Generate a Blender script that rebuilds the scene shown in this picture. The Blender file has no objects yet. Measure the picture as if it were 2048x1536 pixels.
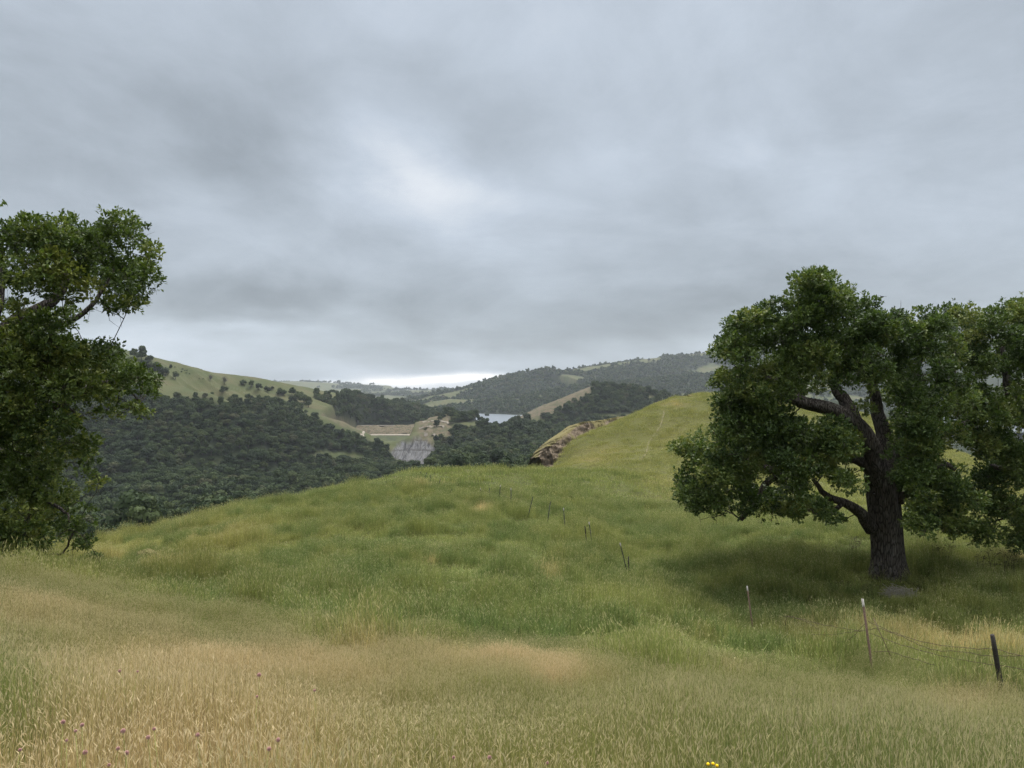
import bpy, math, random
import numpy as np
from mathutils import Vector

SEED = 7
random.seed(SEED)
RNG = np.random.default_rng(SEED)
scene = bpy.context.scene
COL = scene.collection
F = 1440.0                                   # focal length in pixels of the 2048 px wide photograph

# ------------------------------------------------------------------ helpers
def P(u, v, Y):
    return np.array([(u - 1024.0) / F * Y, Y, (768.0 - v) / F * Y])

def UV(x, y, z):
    return 1024.0 + F * x / y, 768.0 - F * z / y

def sstep(a, b, x):
    t = np.clip((x - a) / (b - a), 0, 1)
    return t * t * (3 - 2 * t)

def tag(o, label=None, cat=None, group=None, kind=None):
    if label: o['label'] = label
    if cat: o['category'] = cat
    if group: o['group'] = group
    if kind: o['kind'] = kind
    return o

def empty(name, loc=(0, 0, 0)):
    o = bpy.data.objects.new(name, None)
    o.location = loc
    o.empty_display_size = 0.2
    COL.objects.link(o)
    return o

def mesh_np(name, V, Fc, mats=(), attrs=None, smooth=False, mat_idx=None):
    """V (n,3); Fc list of arrays, each (m,k)"""
    if isinstance(Fc, np.ndarray): Fc = [Fc]
    Fc = [np.asarray(f, dtype=np.int64) for f in Fc if len(f)]
    me = bpy.data.meshes.new(name)
    V = np.asarray(V, dtype=np.float32)
    me.vertices.add(len(V))
    me.vertices.foreach_set('co', V.ravel())
    if Fc:
        loops = np.concatenate([f.ravel() for f in Fc])
        tot = np.concatenate([np.full(len(f), f.shape[1], dtype=np.int64) for f in Fc])
        start = np.concatenate([[0], np.cumsum(tot)[:-1]])
        me.loops.add(len(loops))
        me.polygons.add(len(tot))
        me.loops.foreach_set('vertex_index', loops.astype(np.int32))
        me.polygons.foreach_set('loop_start', start.astype(np.int32))
        if smooth:
            me.polygons.foreach_set('use_smooth', np.ones(len(tot), dtype=bool))
        if mat_idx is not None:
            me.polygons.foreach_set('material_index', np.asarray(mat_idx, dtype=np.int32))
    for m in mats: me.materials.append(m)
    for k, a in (attrs or {}).items():
        a = np.asarray(a, dtype=np.float32)
        if a.ndim == 1:
            at = me.attributes.new(k, 'FLOAT', 'POINT'); at.data.foreach_set('value', a)
        else:
            at = me.attributes.new(k, 'FLOAT_VECTOR', 'POINT'); at.data.foreach_set('vector', a.ravel())
    me.update(calc_edges=True)
    return me

def obj(name, me, parent=None, link=True):
    o = bpy.data.objects.new(name, me)
    if link: COL.objects.link(o)
    if parent is not None: o.parent = parent
    return o

# ------------------------------------------------------------------ noise
def _hash(ix, iy, s):
    h = (ix.astype(np.int64) * 374761393 + iy.astype(np.int64) * 668265263 + s * 1442695041) & 0x7fffffff
    h = ((h ^ (h >> 13)) * 1274126177) & 0x7fffffff
    h = (h ^ (h >> 16)) & 0x7fffffff
    return h / float(0x7fffffff)

def vnoise(x, y, s=0):
    x = np.asarray(x, dtype=float); y = np.asarray(y, dtype=float)
    ix = np.floor(x); iy = np.floor(y)
    fx = x - ix; fy = y - iy
    fx = fx * fx * fx * (fx * (fx * 6 - 15) + 10); fy = fy * fy * fy * (fy * (fy * 6 - 15) + 10)
    a = _hash(ix, iy, s); b = _hash(ix + 1, iy, s); c = _hash(ix, iy + 1, s); d = _hash(ix + 1, iy + 1, s)
    return (a * (1 - fx) + b * fx) * (1 - fy) + (c * (1 - fx) + d * fx) * fy - 0.5

def fbm(x, y, scale, octv=4, s=0, gain=0.5):
    t = 0; a = 1.0; f = 1.0 / scale
    for i in range(octv):
        ca, sa = math.cos(0.6 * i), math.sin(0.6 * i)
        t = t + a * vnoise((x * ca - y * sa) * f + 17.3 * i, (x * sa + y * ca) * f - 9.1 * i, s + i)
        a *= gain; f *= 2.03
    return t * 1.3

# ------------------------------------------------------------------ terrain height
NEAR = [
 # u, v, Y   (read off the photograph, distance estimated from the fence posts and trees)
 (1024,1536,3.2),(1024,1440,5.2),(1024,1340,9),(1024,1250,15),(1024,1150,24),(1024,1080,34),(1024,1020,47),(1024,970,62),(960,938,84),(1065,938,87),
 (1748,1308,15.4),(2005,1362,13.6),(1505,1240,23.4),(1775,1140,30),(1500,1340,13),(1500,1440,6.5),(1400,1536,3.6),
 (2048,1536,4.0),(2048,1440,8),(2048,1300,18),(2048,1200,25),(2048,1120,37),(1850,1080,42),(1650,1060,40),
 (1258,1155,30),(1186,1090,39),(1131,1056,43),(1400,1060,45),(1340,1015,62),(1450,1025,60),(1600,1040,58),
 (820,946,76),(700,966,68),(600,986,60),(500,1010,55),(400,1036,50),(250,1076,44),(130,1104,39),(60,1124,36),(0,1140,34),
 (0,1146,13),(200,1172,13),(400,1240,12),(600,1292,11.5),(200,1150,22),(400,1180,22),(400,1105,32),(600,1150,24),(600,1055,40),(800,1010,52),(200,1120,32),
 (0,1536,2.8),(0,1350,5.0),(0,1220,9),(500,1400,6),(500,1536,3.0),(-400,1080,13),(-200,1150,24),
 (820,1080,35),(820,1180,22),(1250,1230,18),
 # saddle and the grassy knoll
 (1130,939,88),(1200,940,88),(1275,944,86),(1200,960,106),(1300,962,112),(1340,965,108),(1400,1000,85),(1400,900,140),(1400,850,160),(1250,880,158),(1150,918,148),(1075,944,140),
 (1128,896,165),(1197,860,175),(1259,829,182),(1300,810,187),(1340,797,190),(1390,790,192),(1440,790,195),(1540,791,200),(1650,806,200),(1800,850,190),(1950,915,170),
 (1550,900,140),(1700,940,130),(1550,980,90),(1750,1000,90),(1950,1030,80),
]
NX = [ # x, y, z
 (0,0,-1.62),(0,-3,-1.3),(-8,-3,-0.9),(8,-3,-2.1),(0,-15,0.3),(-20,-15,0.5),(20,-15,-1.5),(0,-45,1.5),(-40,-40,1.0),(40,-40,-2),
 (-8,3,-1.2),(8,3,-2.6),(-30,10,-2.6),(-27,24,-5.6),(-38,40,-9.5),(-60,20,-6),(-60,50,-14),
 (20,8,-5.0),(27,16,-7.0),(32,30,-8.6),(38,45,-10.5),(60,30,-11),(70,60,-15),(90,90,-20),
]
def beyond(u, Y, z): return ((u - 1024) / F * Y, Y, z)
NX += [beyond(400,72,-16),beyond(600,86,-17),beyond(820,106,-18),beyond(130,60,-16),beyond(0,54,-15),beyond(960,112,-19),beyond(250,66,-16),beyond(700,95,-17),
       beyond(1040,118,-20),beyond(600,120,-26),beyond(200,100,-26),beyond(900,150,-30),
       beyond(1060,165,-30),beyond(1130,200,-32),beyond(1200,215,-28),beyond(1300,230,-22),beyond(1400,240,-16),beyond(1540,250,-16),beyond(1700,240,-20),beyond(1950,220,-32)]
CP = np.array([P(*p) for p in NEAR] + [np.array(p, float) for p in NX])
CP[:len(NEAR), 2] -= .36 * sstep(1.5, 7, CP[:len(NEAR), 1]) + .30 * sstep(135, 170, CP[:len(NEAR), 1])
def _phi(r2): return np.where(r2 > 1e-12, 0.5 * r2 * np.log(np.maximum(r2, 1e-12)), 0)
def _tps_fit(C, lam=2e-4):
    X = C[:, :2] / 50.0; n = len(X)
    K = _phi(((X[:, None] - X[None]) ** 2).sum(-1)) + lam * np.eye(n)
    Pm = np.c_[np.ones(n), X]
    A = np.block([[K, Pm], [Pm.T, np.zeros((3, 3))]])
    return np.linalg.solve(A, np.r_[C[:, 2], np.zeros(3)]), X
TW, TX = _tps_fit(CP)
def z_tps(x, y):
    x = np.asarray(x, float).ravel() / 50.0; y = np.asarray(y, float).ravel() / 50.0
    out = TW[-3] + TW[-2] * x + TW[-1] * y
    for i in range(len(TX)):
        out = out + TW[i] * _phi((x - TX[i, 0]) ** 2 + (y - TX[i, 1]) ** 2)
    return out

RIDGES = [ # crest points (u, v, Y), side slope, rounding, noise share
 ([(-900,560,1150),(-400,610,1100),(0,650,1050),(150,680,1050),(262,702,1080),(330,720,1120),(420,744,1180),(500,753,1230),(600,773,1330),(700,794,1460),(780,809,1620),(850,818,1800)], .46, 60),
 ([(470,772,1180),(560,793,1200),(620,822,1220),(690,850,1255),(728,867,1285)], .42, 25, None, 1.0),
 ([(640,786,1400),(700,803,1440),(760,818,1450),(850,838,1480)], .40, 30),
 ([(700,800,1900),(770,812,2000),(820,822,2050)], .2, 60),
 ([(882,836,1235),(897,827,1205),(922,842,1150),(955,857,1110),(1000,864,1085),(1060,856,1200)], .34, 25, 1.15),
 ([(1006,856,1300),(1040,842,1340),(1100,806,1400),(1185,772,1450),(1260,780,1450),(1340,794,1400),(1450,806,1350),(1700,800,1350)], .42, 14),
 ([(840,799,2900),(900,787,3000),(960,773,3100),(1020,759,3200),(1060,745,3280),(1090,738,3300),(1130,742,3350),(1200,731,3500),(1300,717,3700),(1430,704,3900),(1550,690,4000),(1800,655,4000),(2100,625,3800),(2600,600,3600)], .165, 120),
 ([(845,806,2750),(900,798,2700),(960,800,2620),(1040,795,2750)], .24, 60),
 ([(1150,775,2500),(1250,765,2600),(1400,750,2800),(1600,740,2800)], .20, 90),
 ([(300,772,6500),(540,766,6500),(590,762,6400),(640,765,6300),(720,776,6000),(800,780,5800),(860,781,6000),(920,779,6500),(1100,772,7000)], .05, 300),
 ([(600,792,4200),(700,795,4300),(800,797,4500),(860,800,4400)], .06, 250),
]
RID = []
for R0 in RIDGES:
    pts, sl, rd = R0[:3]
    RID.append((np.array([P(*p) for p in pts]), sl, rd, R0[3] if len(R0) > 3 else None, R0[4] if len(R0) > 4 else None))
FR = [0,60,120,250,350,500,700,1000,1250,1400,1700,2500,3000,4500,6000,9000]
FL = [-14,-18,-30,-57,-73,-92,-105,-113,-119,-112,-106,-101,-95,-86,-62,-60]
FRt= [-14,-18,-30,-42,-51,-67,-82,-94,-104,-106,-106,-101,-95,-86,-62,-60]

def seg_dist(x, y, poly):
    best = np.full(x.shape, 1e18); zc = np.zeros(x.shape); side = np.zeros(x.shape); tt = np.zeros(x.shape)
    n = len(poly)
    for i in range(n - 1):
        a, b = poly[i], poly[i + 1]
        dx, dy = b[0] - a[0], b[1] - a[1]
        L2 = dx * dx + dy * dy
        t = np.clip(((x - a[0]) * dx + (y - a[1]) * dy) / L2, 0, 1)
        px, py = a[0] + t * dx, a[1] + t * dy
        d2 = (x - px) ** 2 + (y - py) ** 2
        m = d2 < best
        best = np.where(m, d2, best)
        zc = np.where(m, a[2] + t * (b[2] - a[2]), zc)
        side = np.where(m, np.sign(dx * (y - a[1]) - dy * (x - a[0])), side)
        tt = np.where(m, (i + t) / (n - 1), tt)
    return np.sqrt(best), zc, side, tt

def z_far(x, y):
    r = np.hypot(x, y)
    ya = np.maximum(y, 1.0)
    u = 1024 + F * np.clip(x / ya, -3, 3)
    wr = sstep(770, 930, u)
    fl = np.interp(r, FR, FL) * (1 - wr) + np.interp(r, FR, FRt) * wr
    acc = np.zeros_like(r); k = 5.0
    hs = [fl + fbm(x, y, 190, 3, 11) * np.clip(r / 60, 0, 10)]
    for poly, sl, rd, e0, e1 in RID:
        d, zc, sd, tt = seg_dist(x, y, poly)
        if e0: sl = sl + (e0 - sl) * (tt <= 1e-4) * sstep(0, 12, d)
        if e1: sl = sl + (e1 - sl) * (tt >= 1 - 1e-4) * sstep(0, 12, d)
        wob = 1 + 0.28 * fbm(x, y, 170 if rd < 80 else 420, 4, 31) * sstep(5, 160, d)
        h = zc - sl * (np.sqrt(d * d + rd * rd) - rd) * wob
        h = h - np.abs(fbm(tt * 52 + 13 * rd, d / 240., 2.2, 4, 37)) * np.clip(d * .17, 0, 17) * (1 if rd > 20 else .4)
        hs.append(h)
    H = np.stack(hs); m = H.max(0)
    z = m + k * np.log(np.exp((H - m) / k).sum(0))
    # gorge below the dam
    cor = sstep(-300, -272, x) * (1 - sstep(-172, -158, x)) * sstep(1090, 1170, y) * (1 - sstep(1420, 1480, y))
    z = z * (1 - cor) + np.minimum(z, -126) * cor
    return z

RIN_U = [-3000,-700,0,400,820,1000,1060,1130,1300,1450,1650,1900,2300,3000,5000]
RIN_Y = [40,42,50,66,96,104,110,190,205,215,215,195,150,110,80]
def near_w(x, y):
    r = np.hypot(x, y)
    u = 1024 + F * np.where(y > 0.02 * r, x / np.maximum(y, 0.02 * r + 1e-6), np.sign(x) * 50)
    R = np.interp(u, RIN_U, RIN_Y) * np.sqrt(1 + np.clip((u - 1024) / F, -1, 1) ** 2)
    R = np.where(y <= 0.02 * r, 60, R)
    return 1 - sstep(0, 1, (r - R) / (R * 0.55 + 20))

def z_lump(x, y):
    r = np.hypot(x, y)
    a = fbm(x, y, 2.6, 4, 51, .6) * 0.36 * sstep(10, 22, r) * (1 - sstep(120, 220, r) * 0.3)
    b = fbm(x, y, 0.7, 2, 61) * 0.05
    c = fbm(x, y, 14, 3, 71) * 0.22 * sstep(70, 120, r)
    return a + b + c

def Z(x, y):
    x = np.atleast_1d(np.asarray(x, float)); y = np.atleast_1d(np.asarray(y, float))
    shp = x.shape; x = x.ravel(); y = y.ravel()
    w = near_w(x, y)
    out = np.zeros(len(x))
    mN = w > 0; mF = w < 1
    if mN.any(): out[mN] += w[mN] * (z_tps(x[mN], y[mN]) + z_lump(x[mN], y[mN]))
    if mF.any(): out[mF] += (1 - w[mF]) * z_far(x[mF], y[mF])
    return out.reshape(shp)

YS = np.geomspace(1.5, 7400, 2600)
def hit(u, v, lift=0.0, ymin=1.5, ymax=7400):
    """first ground point along the sight line through pixel (u, v)"""
    ys = YS[(YS >= ymin) & (YS <= ymax)]
    x = (u - 1024) / F * ys; zr = (768 - v) / F * ys
    g = zr - (Z(x, ys) + lift)
    i = np.argmax(g < 0)
    if g[i] >= 0: i = int(np.argmin(g)); return np.array([x[i], ys[i], zr[i] - g[i]])
    if i == 0: t = 0; j = 0
    else:
        j = i - 1; t = g[j] / (g[j] - g[i])
    Y = ys[j] + t * (ys[i] - ys[j])
    X = (u - 1024) / F * Y
    return np.array([X, Y, float(Z(X, Y)[0])])

def ground(x, y): return float(Z(x, y)[0])

# ------------------------------------------------------------------ material helper
class NT:
    def __init__(s, tree):
        s.t = tree; s.t.nodes.clear()
    def n(s, typ, **kw):
        nd = s.t.nodes.new(typ)
        ins = kw.pop('i', {})
        for k, v in kw.items(): setattr(nd, k, v)
        for k, v in ins.items():
            sk = nd.inputs[k]
            if isinstance(v, bpy.types.NodeSocket): s.t.links.new(v, sk)
            else: sk.default_value = v
        return nd
    def math(s, op, a, b=None, clamp=False):
        nd = s.t.nodes.new('ShaderNodeMath'); nd.operation = op; nd.use_clamp = clamp
        for k, v in ((0, a), (1, b)):
            if v is None: continue
            if isinstance(v, bpy.types.NodeSocket): s.t.links.new(v, nd.inputs[k])
            else: nd.inputs[k].default_value = v
        return nd.outputs[0]
    def mix(s, f, a, b, blend='MIX'):
        nd = s.t.nodes.new('ShaderNodeMix'); nd.data_type = 'RGBA'; nd.blend_type = blend
        for k, v in ((0, f), (6, a), (7, b)):
            if isinstance(v, bpy.types.NodeSocket): s.t.links.new(v, nd.inputs[k])
            else: nd.inputs[k].default_value = v if k == 0 else (*v, 1)[:4]
        return nd.outputs[2]
    def ramp(s, f, stops, interp='LINEAR'):
        nd = s.t.nodes.new('ShaderNodeValToRGB'); s.t.links.new(f, nd.inputs[0])
        cr = nd.color_ramp; cr.interpolation = interp
        while len(cr.elements) > 1: cr.elements.remove(cr.elements[-1])
        cr.elements[0].position = stops[0][0]; cr.elements[0].color = _c(stops[0][1])
        for p, c in stops[1:]:
            e = cr.elements.new(p); e.color = _c(c)
        return nd.outputs[0]
    def noise(s, vec, scale, detail=4, rough=.55, dist=0):
        nd = s.n('ShaderNodeTexNoise', i={'Scale': scale, 'Detail': detail, 'Roughness': rough, 'Distortion': dist})
        if vec is not None: s.t.links.new(vec, nd.inputs['Vector'])
        return nd.outputs['Fac']
    def attr(s, name, typ='GEOMETRY'):
        nd = s.n('ShaderNodeAttribute', attribute_name=name, attribute_type=typ)
        return nd.outputs['Fac']
    def link(s, a, b): s.t.links.new(a, b)
def _c(c): return (c, c, c, 1) if isinstance(c, (int, float)) else (*c, 1)[:4]

def new_mat(name):
    m = bpy.data.materials.new(name); m.use_nodes = True
    return m, NT(m.node_tree)

def finish(nt, color, rough=.9, bump=None, bump_d=.05, bump_s=.6, spec=.15):
    b = nt.n('ShaderNodeBsdfPrincipled', i={'Roughness': rough, 'Specular IOR Level': spec})
    if isinstance(color, bpy.types.NodeSocket): nt.link(color, b.inputs['Base Color'])
    else: b.inputs['Base Color'].default_value = _c(color)
    if bump is not None:
        bp = nt.n('ShaderNodeBump', i={'Strength': bump_s, 'Distance': bump_d, 'Height': bump})
        nt.link(bp.outputs[0], b.inputs['Normal'])
    o = nt.n('ShaderNodeOutputMaterial')
    nt.link(b.outputs[0], o.inputs[0])
    return b

def finish_leaf(nt, color, trans=.3, rough=.6, spec=.25, tcol=None):
    b = nt.n('ShaderNodeBsdfPrincipled', i={'Roughness': rough, 'Specular IOR Level': spec, 'Base Color': color})
    tr = nt.n('ShaderNodeBsdfTranslucent', i={'Color': tcol if tcol is not None else color})
    mx = nt.n('ShaderNodeMixShader', i={0: trans, 1: b.outputs[0], 2: tr.outputs[0]})
    o = nt.n('ShaderNodeOutputMaterial'); nt.link(mx.outputs[0], o.inputs[0])

# ---- palette
GREEN  = (.238, .280, .082)
GREEN2 = (.130, .188, .058)
OLIVE  = (.315, .305, .092)
STRAW  = (.640, .490, .240)
TAN    = (.520, .360, .170)

def mat_ground():
    m, nt = new_mat('meadow_soil_and_thatch')
    geo = nt.n('ShaderNodeNewGeometry').outputs['Position']
    dry = nt.attr('dry'); olive = nt.attr('olive')
    n1 = nt.noise(geo, 1.3, 5); n2 = nt.noise(geo, 14, 4, .7)
    g = nt.mix(n1, GREEN2, GREEN)
    g = nt.mix(olive, g, OLIVE)
    c = nt.mix(dry, g, STRAW)
    c = nt.mix(nt.ramp(n2, [(.35, .55), (.7, 0)]), c, (.09, .075, .035))
    c = nt.mix(1.0, c, (.36, .37, .34), 'MULTIPLY')  # evenly darkened: self-shadowing of the grass stand put into the ground colour
    bare = nt.attr('bare')
    c = nt.mix(bare, c, (.26, .20, .12))
    finish(nt, c, .95, n2, .05, .8)
    return m

def mat_far():
    m, nt = new_mat('valley_ground')
    geo = nt.n('ShaderNodeNewGeometry').outputs['Position']
    n1 = nt.noise(geo, .011, 6, .6); n2 = nt.noise(geo, .12, 5, .65); n3 = nt.noise(geo, .5, 4, .7)
    g = nt.mix(nt.ramp(n1, [(.38, 0), (.62, 1)]), (.046, .058, .022), (.070, .074, .032))
    g = nt.mix(nt.ramp(nt.noise(geo, .03, 5, .6), [(.48, 0), (.66, .7)]), g, (.088, .076, .040))
    g = nt.mix(nt.ramp(n2, [(.5, 0), (.75, .6)]), g, (.048, .066, .024))
    wood = nt.attr('wood')
    c = nt.mix(wood, g, nt.mix(n3, (.008, .013, .006), (.020, .028, .011)))
    soil = nt.mix(n3, (.075, .060, .040), (.145, .115, .078))
    soil = nt.mix(nt.ramp(n2, [(.44, 0), (.60, .85)]), soil, (.055, .06, .03))
    c = nt.mix(nt.attr('bare'), c, soil)
    mp = nt.n('ShaderNodeMapping', i={'Vector': geo, 'Scale': (.34, .02, .025)}).outputs[0]
    n4 = nt.noise(mp, 1.0, 6, .7, .4)
    rock = nt.ramp(n4, [(.40, (.022, .022, .024)), (.46, (.055, .055, .058)), (.52, (.135, .135, .138)), (.58, (.042, .041, .040)), (.66, (.10, .096, .088))])
    zz = nt.n('ShaderNodeSeparateXYZ', i={0: geo}).outputs[2]
    zf = nt.math('FRACT', nt.math('ADD', nt.math('MULTIPLY', zz, .085), nt.math('MULTIPLY', n2, .7)))
    rock = nt.mix(nt.ramp(zf, [(.0, .75), (.10, .7), (.2, 0)]), rock, (.03, .029, .028))
    c = nt.mix(nt.attr('rock'), c, rock)
    finish(nt, c, .95, n3, 1.2, .6)
    return m

def mat_bark(name, a, b, c3, scale=1.0):
    m, nt = new_mat(name)
    geo = nt.n('ShaderNodeNewGeometry').outputs['Position']
    mp = nt.n('ShaderNodeMapping', i={'Vector': geo, 'Scale': (9 * scale, 9 * scale, 1.6 * scale)}).outputs[0]
    n1 = nt.noise(mp, 1.6, 6, .65, .5)
    v = nt.n('ShaderNodeTexVoronoi', feature='DISTANCE_TO_EDGE', i={'Vector': mp, 'Scale': 1.5}).outputs[0]
    n2 = nt.noise(geo, 2.2, 4)
    crk = nt.ramp(v, [(0, 0), (.16, 1)])
    h = nt.math('ADD', nt.math('MULTIPLY', crk, .7), n1)
    c = nt.mix(nt.ramp(n1, [(.35, 0), (.65, 1)]), a, b)
    c = nt.mix(nt.ramp(n2, [(.52, 0), (.68, .7)]), c, c3)
    c = nt.mix(nt.math('SUBTRACT', 1, crk), c, tuple(x * .45 for x in a))
    finish(nt, c, .95, h, .06, 1.0, .1)
    return m

def mat_leaf(name, cols, trans=.28, spec=.25, rough=.55):
    m, nt = new_mat(name)
    t = nt.attr('tone')
    c = nt.ramp(t, [(i / (len(cols) - 1), k) for i, k in enumerate(cols)])
    tc = nt.mix(1.0, c, (1.25, 1.3, .7), 'MULTIPLY')
    finish_leaf(nt, c, trans, rough, spec, tc)
    return m

def mat_farleaf():
    m, nt = new_mat('distant_oak_foliage')
    r = nt.n('ShaderNodeObjectInfo').outputs['Random']
    t = nt.attr('tone')
    base = nt.ramp(r, [(0, (.015, .026, .012)), (.3, (.024, .040, .015)), (.62, (.034, .051, .018)), (.88, (.048, .065, .024)), (1, (.056, .058, .032))])
    c = nt.mix(nt.ramp(t, [(0, 0), (1, .55)]), base, nt.mix(1.0, base, (1.9, 1.9, 1.7), 'MULTIPLY'))
    finish_leaf(nt, c, .2, .7, .15)
    return m

def mat_grass(name, head_col, g1, g2, ol, dr, spec=.2):
    m, nt = new_mat(name)
    dry = nt.attr('dry', 'INSTANCER'); olive = nt.attr('olive', 'INSTANCER'); tone = nt.attr('tone', 'INSTANCER')
    hd = nt.attr('head'); bt = nt.attr('bt')
    g = nt.mix(tone, g2, g1)
    g = nt.mix(olive, g, ol)
    d = nt.mix(bt, dr, tuple(min(1, x * 1.2) for x in dr))
    thr = nt.math('ADD', nt.math('MULTIPLY', dry, 1.5), nt.math('MULTIPLY', bt, -.5))
    c = nt.mix(nt.math('MULTIPLY', thr, 1.0, True), g, d)
    bv = nt.math('ADD', .56, nt.math('MULTIPLY', nt.math('FRACT', nt.math('MULTIPLY', bt, 7.3)), .95))
    c = nt.n('ShaderNodeVectorMath', operation='SCALE', i={0: c, 'Scale': bv}).outputs[0]
    hm = nt.math('MULTIPLY', hd, nt.math('ADD', .50, nt.math('MULTIPLY', dry, .5)), True)
    c = nt.mix(hm, c, head_col)
    finish_leaf(nt, c, .40, .55, spec)
    return m

# ------------------------------------------------------------------ meadow patch maps (dry / olive), fixed on the ground
BLOBS_DRY = [ # u, v, su, sv, amount   patches of cured grass
 (100,1420,420,170,.50),(480,1440,330,130,.46),(60,1210,240,42,.52),(330,1300,260,50,.50),(760,1490,380,60,.42),(620,1335,260,40,.36),
 (1010,1305,150,28,.85),(1120,1340,90,22,.65),(870,1290,60,16,.35),(1180,1505,220,35,.25),
 (1700,1245,150,20,.62),(1900,1275,150,18,.62),(2060,1290,110,18,.55),(1480,1330,70,14,.4),(1930,1400,110,25,.45),(1640,1330,160,25,.15),(1400,1400,250,40,.04),
 (320,1112,60,9,.55),(870,1100,26,9,.75),(1085,1125,40,9,.5),(962,1011,28,4,.7),(440,1060,110,14,.35),(850,965,60,5,.4),(230,1100,90,14,.3),
 (1330,1250,70,12,.35),(1250,1130,40,8,.2),(2025,1108,40,8,.8),(60,1490,160,30,.35),
 (1360,985,60,16,.30),(1420,960,60,18,.2),(1200,900,70,14,.22),(1340,870,40,30,.12),(1345,805,30,6,.4),(1180,918,40,7,.3),(1310,960,60,8,.2),
]
BLOBS_GREEN = [ (10,1340,110,65,.75),(0,1400,80,45,.6),(1200,1430,160,40,.2),(1980,1480,120,40,.2),(300,1190,160,30,.3),(1850,1330,170,22,.3),(1560,1270,90,40,.3) ]
def patch(x, y, z):
    yy = np.maximum(y, .8)
    u, v = UV(x, yy, z + .34)
    r = np.hypot(x, y)
    u = u + fbm(x, y, 2.6, 3, 81) * 70 * np.clip(14 / r, .25, 1.3); v = v + fbm(x, y, 2.0, 3, 91) * 26 * np.clip(14 / r, .25, 1.5)
    d = np.zeros_like(u)
    for a, b, su, sv, am in BLOBS_DRY:
        d = 1 - (1 - d) * (1 - am * np.exp(-((u - a) / su) ** 2 - ((v - b) / sv) ** 2))
    for a, b, su, sv, am in BLOBS_GREEN:
        d = d * (1 - am * np.exp(-((u - a) / su) ** 2 - ((v - b) / sv) ** 2))
    n = fbm(x, y, 1.1, 4, 101) * np.clip(30 / r, .25, 1)
    d = np.clip(d + n * .22 * (.25 + d), 0, 1)
    ol = np.clip(.20 + .48 * sstep(60, 130, r) + .30 * fbm(x, y, 5, 3, 111) * np.clip(40 / r, .3, 1), 0, 1)
    left = np.exp(-((u - 350) / 330) ** 2 - ((v - 1080) / 50) ** 2)
    ol = np.clip(ol + left * .6 + .55 * sstep(1270, 1420, v) * (1 - .6 * sstep(1050, 1500, u)) + .35 * d, 0, 1)
    gl = np.exp(-((u - 10) / 120) ** 2 - ((v - 1350) / 80) ** 2)
    ol = ol * (1 - .75 * gl)
    return d, ol

# ------------------------------------------------------------------ terrain meshes
def polar_mesh(r0, r1, nr, ang, name, mat, attrf, smooth=True):
    rs = np.geomspace(r0, r1, nr)
    A, R = np.meshgrid(ang, rs)
    x = (R * np.sin(A)).ravel(); y = (R * np.cos(A)).ravel()
    z = np.concatenate([Z(x[i:i + 60000], y[i:i + 60000]) for i in range(0, len(x), 60000)])
    nc = len(ang)
    i = np.arange(nr - 1)[:, None] * nc + np.arange(nc - 1)[None]
    q = np.stack([i, i + 1, i + nc + 1, i + nc], -1).reshape(-1, 4)[:, ::-1]
    return mesh_np(name, np.c_[x, y, z], q, [mat], attrf(x, y, z), smooth)

def forest_line(u):
    return 9 + np.interp(u, [-400,0,250,300,340,380,410,450,500,560,600,640,700,760,800,830,870], [745,755,765,776,796,788,786,800,797,803,812,832,864,888,900,915,930])
CLEAR = [(975,851,76,9),(826,926,46,26),(665,912,55,9),(715,915,18,10),(520,905,14,8),(1055,868,14,6),(1070,842,32,7),(1180,832,12,5),(1235,832,40,5),(1270,835,25,5),(880,870,22,10),(855,935,14,8),(535,955,25,5),(430,930,15,6),(1290,795,60,4),(905,885,8,6)]
def forest_amount(x, y, z):
    yy = np.maximum(y, 1); u, v = UV(x, yy, z)
    nz = fbm(x, y, 70, 4, 131)
    w = np.zeros_like(u)
    r = np.hypot(x, y)
    left = (u < 870) & (y < 1330)
    w = np.where(left, sstep(-4, 5, v - forest_line(u) + nz * 9), w)
    spur = (u > 590) & (u < 880) & (y >= 1330) & (y < 1750)
    w = np.where(spur, sstep(792, 800, v + nz * 10 - (700 - u) * .02), w)
    sp2 = (u > 600) & (u < 765) & (y > 1200) & (y < 1750) & (v > np.interp(u, [600, 640, 700, 765], [800, 797, 802, 815])) & (v < np.interp(u, [600, 680, 740, 765], [812, 840, 862, 866]))
    w = np.where(sp2, 1.0, w)
    mid = (u >= 840) & (y < 1750) & (y > 200)
    w = np.where(mid & ~left, 1.0, w)
    far = (y >= 1750) & (y < 4300) & (u > 815)
    nf = fbm(x, y, 330, 5, 141, .6)
    w = np.where(far, sstep(-.34, -.28, nf + .02 + sstep(800, 815, v) * .4), w)
    vf = ((y >= 1750) & (u <= 815)) | (y >= 4300)
    w = np.where(vf, sstep(.10, .17, nf), w)
    # bare grass tops on the long ridge
    d6, zc6, sd6, tt6 = seg_dist(x, y, RID[6][0])
    w = w * (1 - (sstep(.1, .2, fbm(x, y, 380, 3, 151) + .12) * (1 - sstep(60, 150, d6)) * (y > 2500)))
    w = np.maximum(w, (np.exp(-((u - 1125) / 62) ** 2 - ((v - 776) / 17) ** 2) > .35) * (y >= 1750) * (y < 4300))
    for a, b, su, sv in CLEAR:
        w = w * (1 - sstep(.25, .6, np.exp(-((u - a) / su) ** 2 - ((v - b) / sv) ** 2)) * (y < 1750))
    bare, rock = bare_amount(x, y, z)
    w = w * (1 - np.maximum(bare, rock))
    w = w * (y > 150) * (1 - (u > 1062) * (y < 460)) * (1 - (u > 780) * (y < 275)) * (y > 228)
    return np.clip(w, 0, 1)

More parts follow.
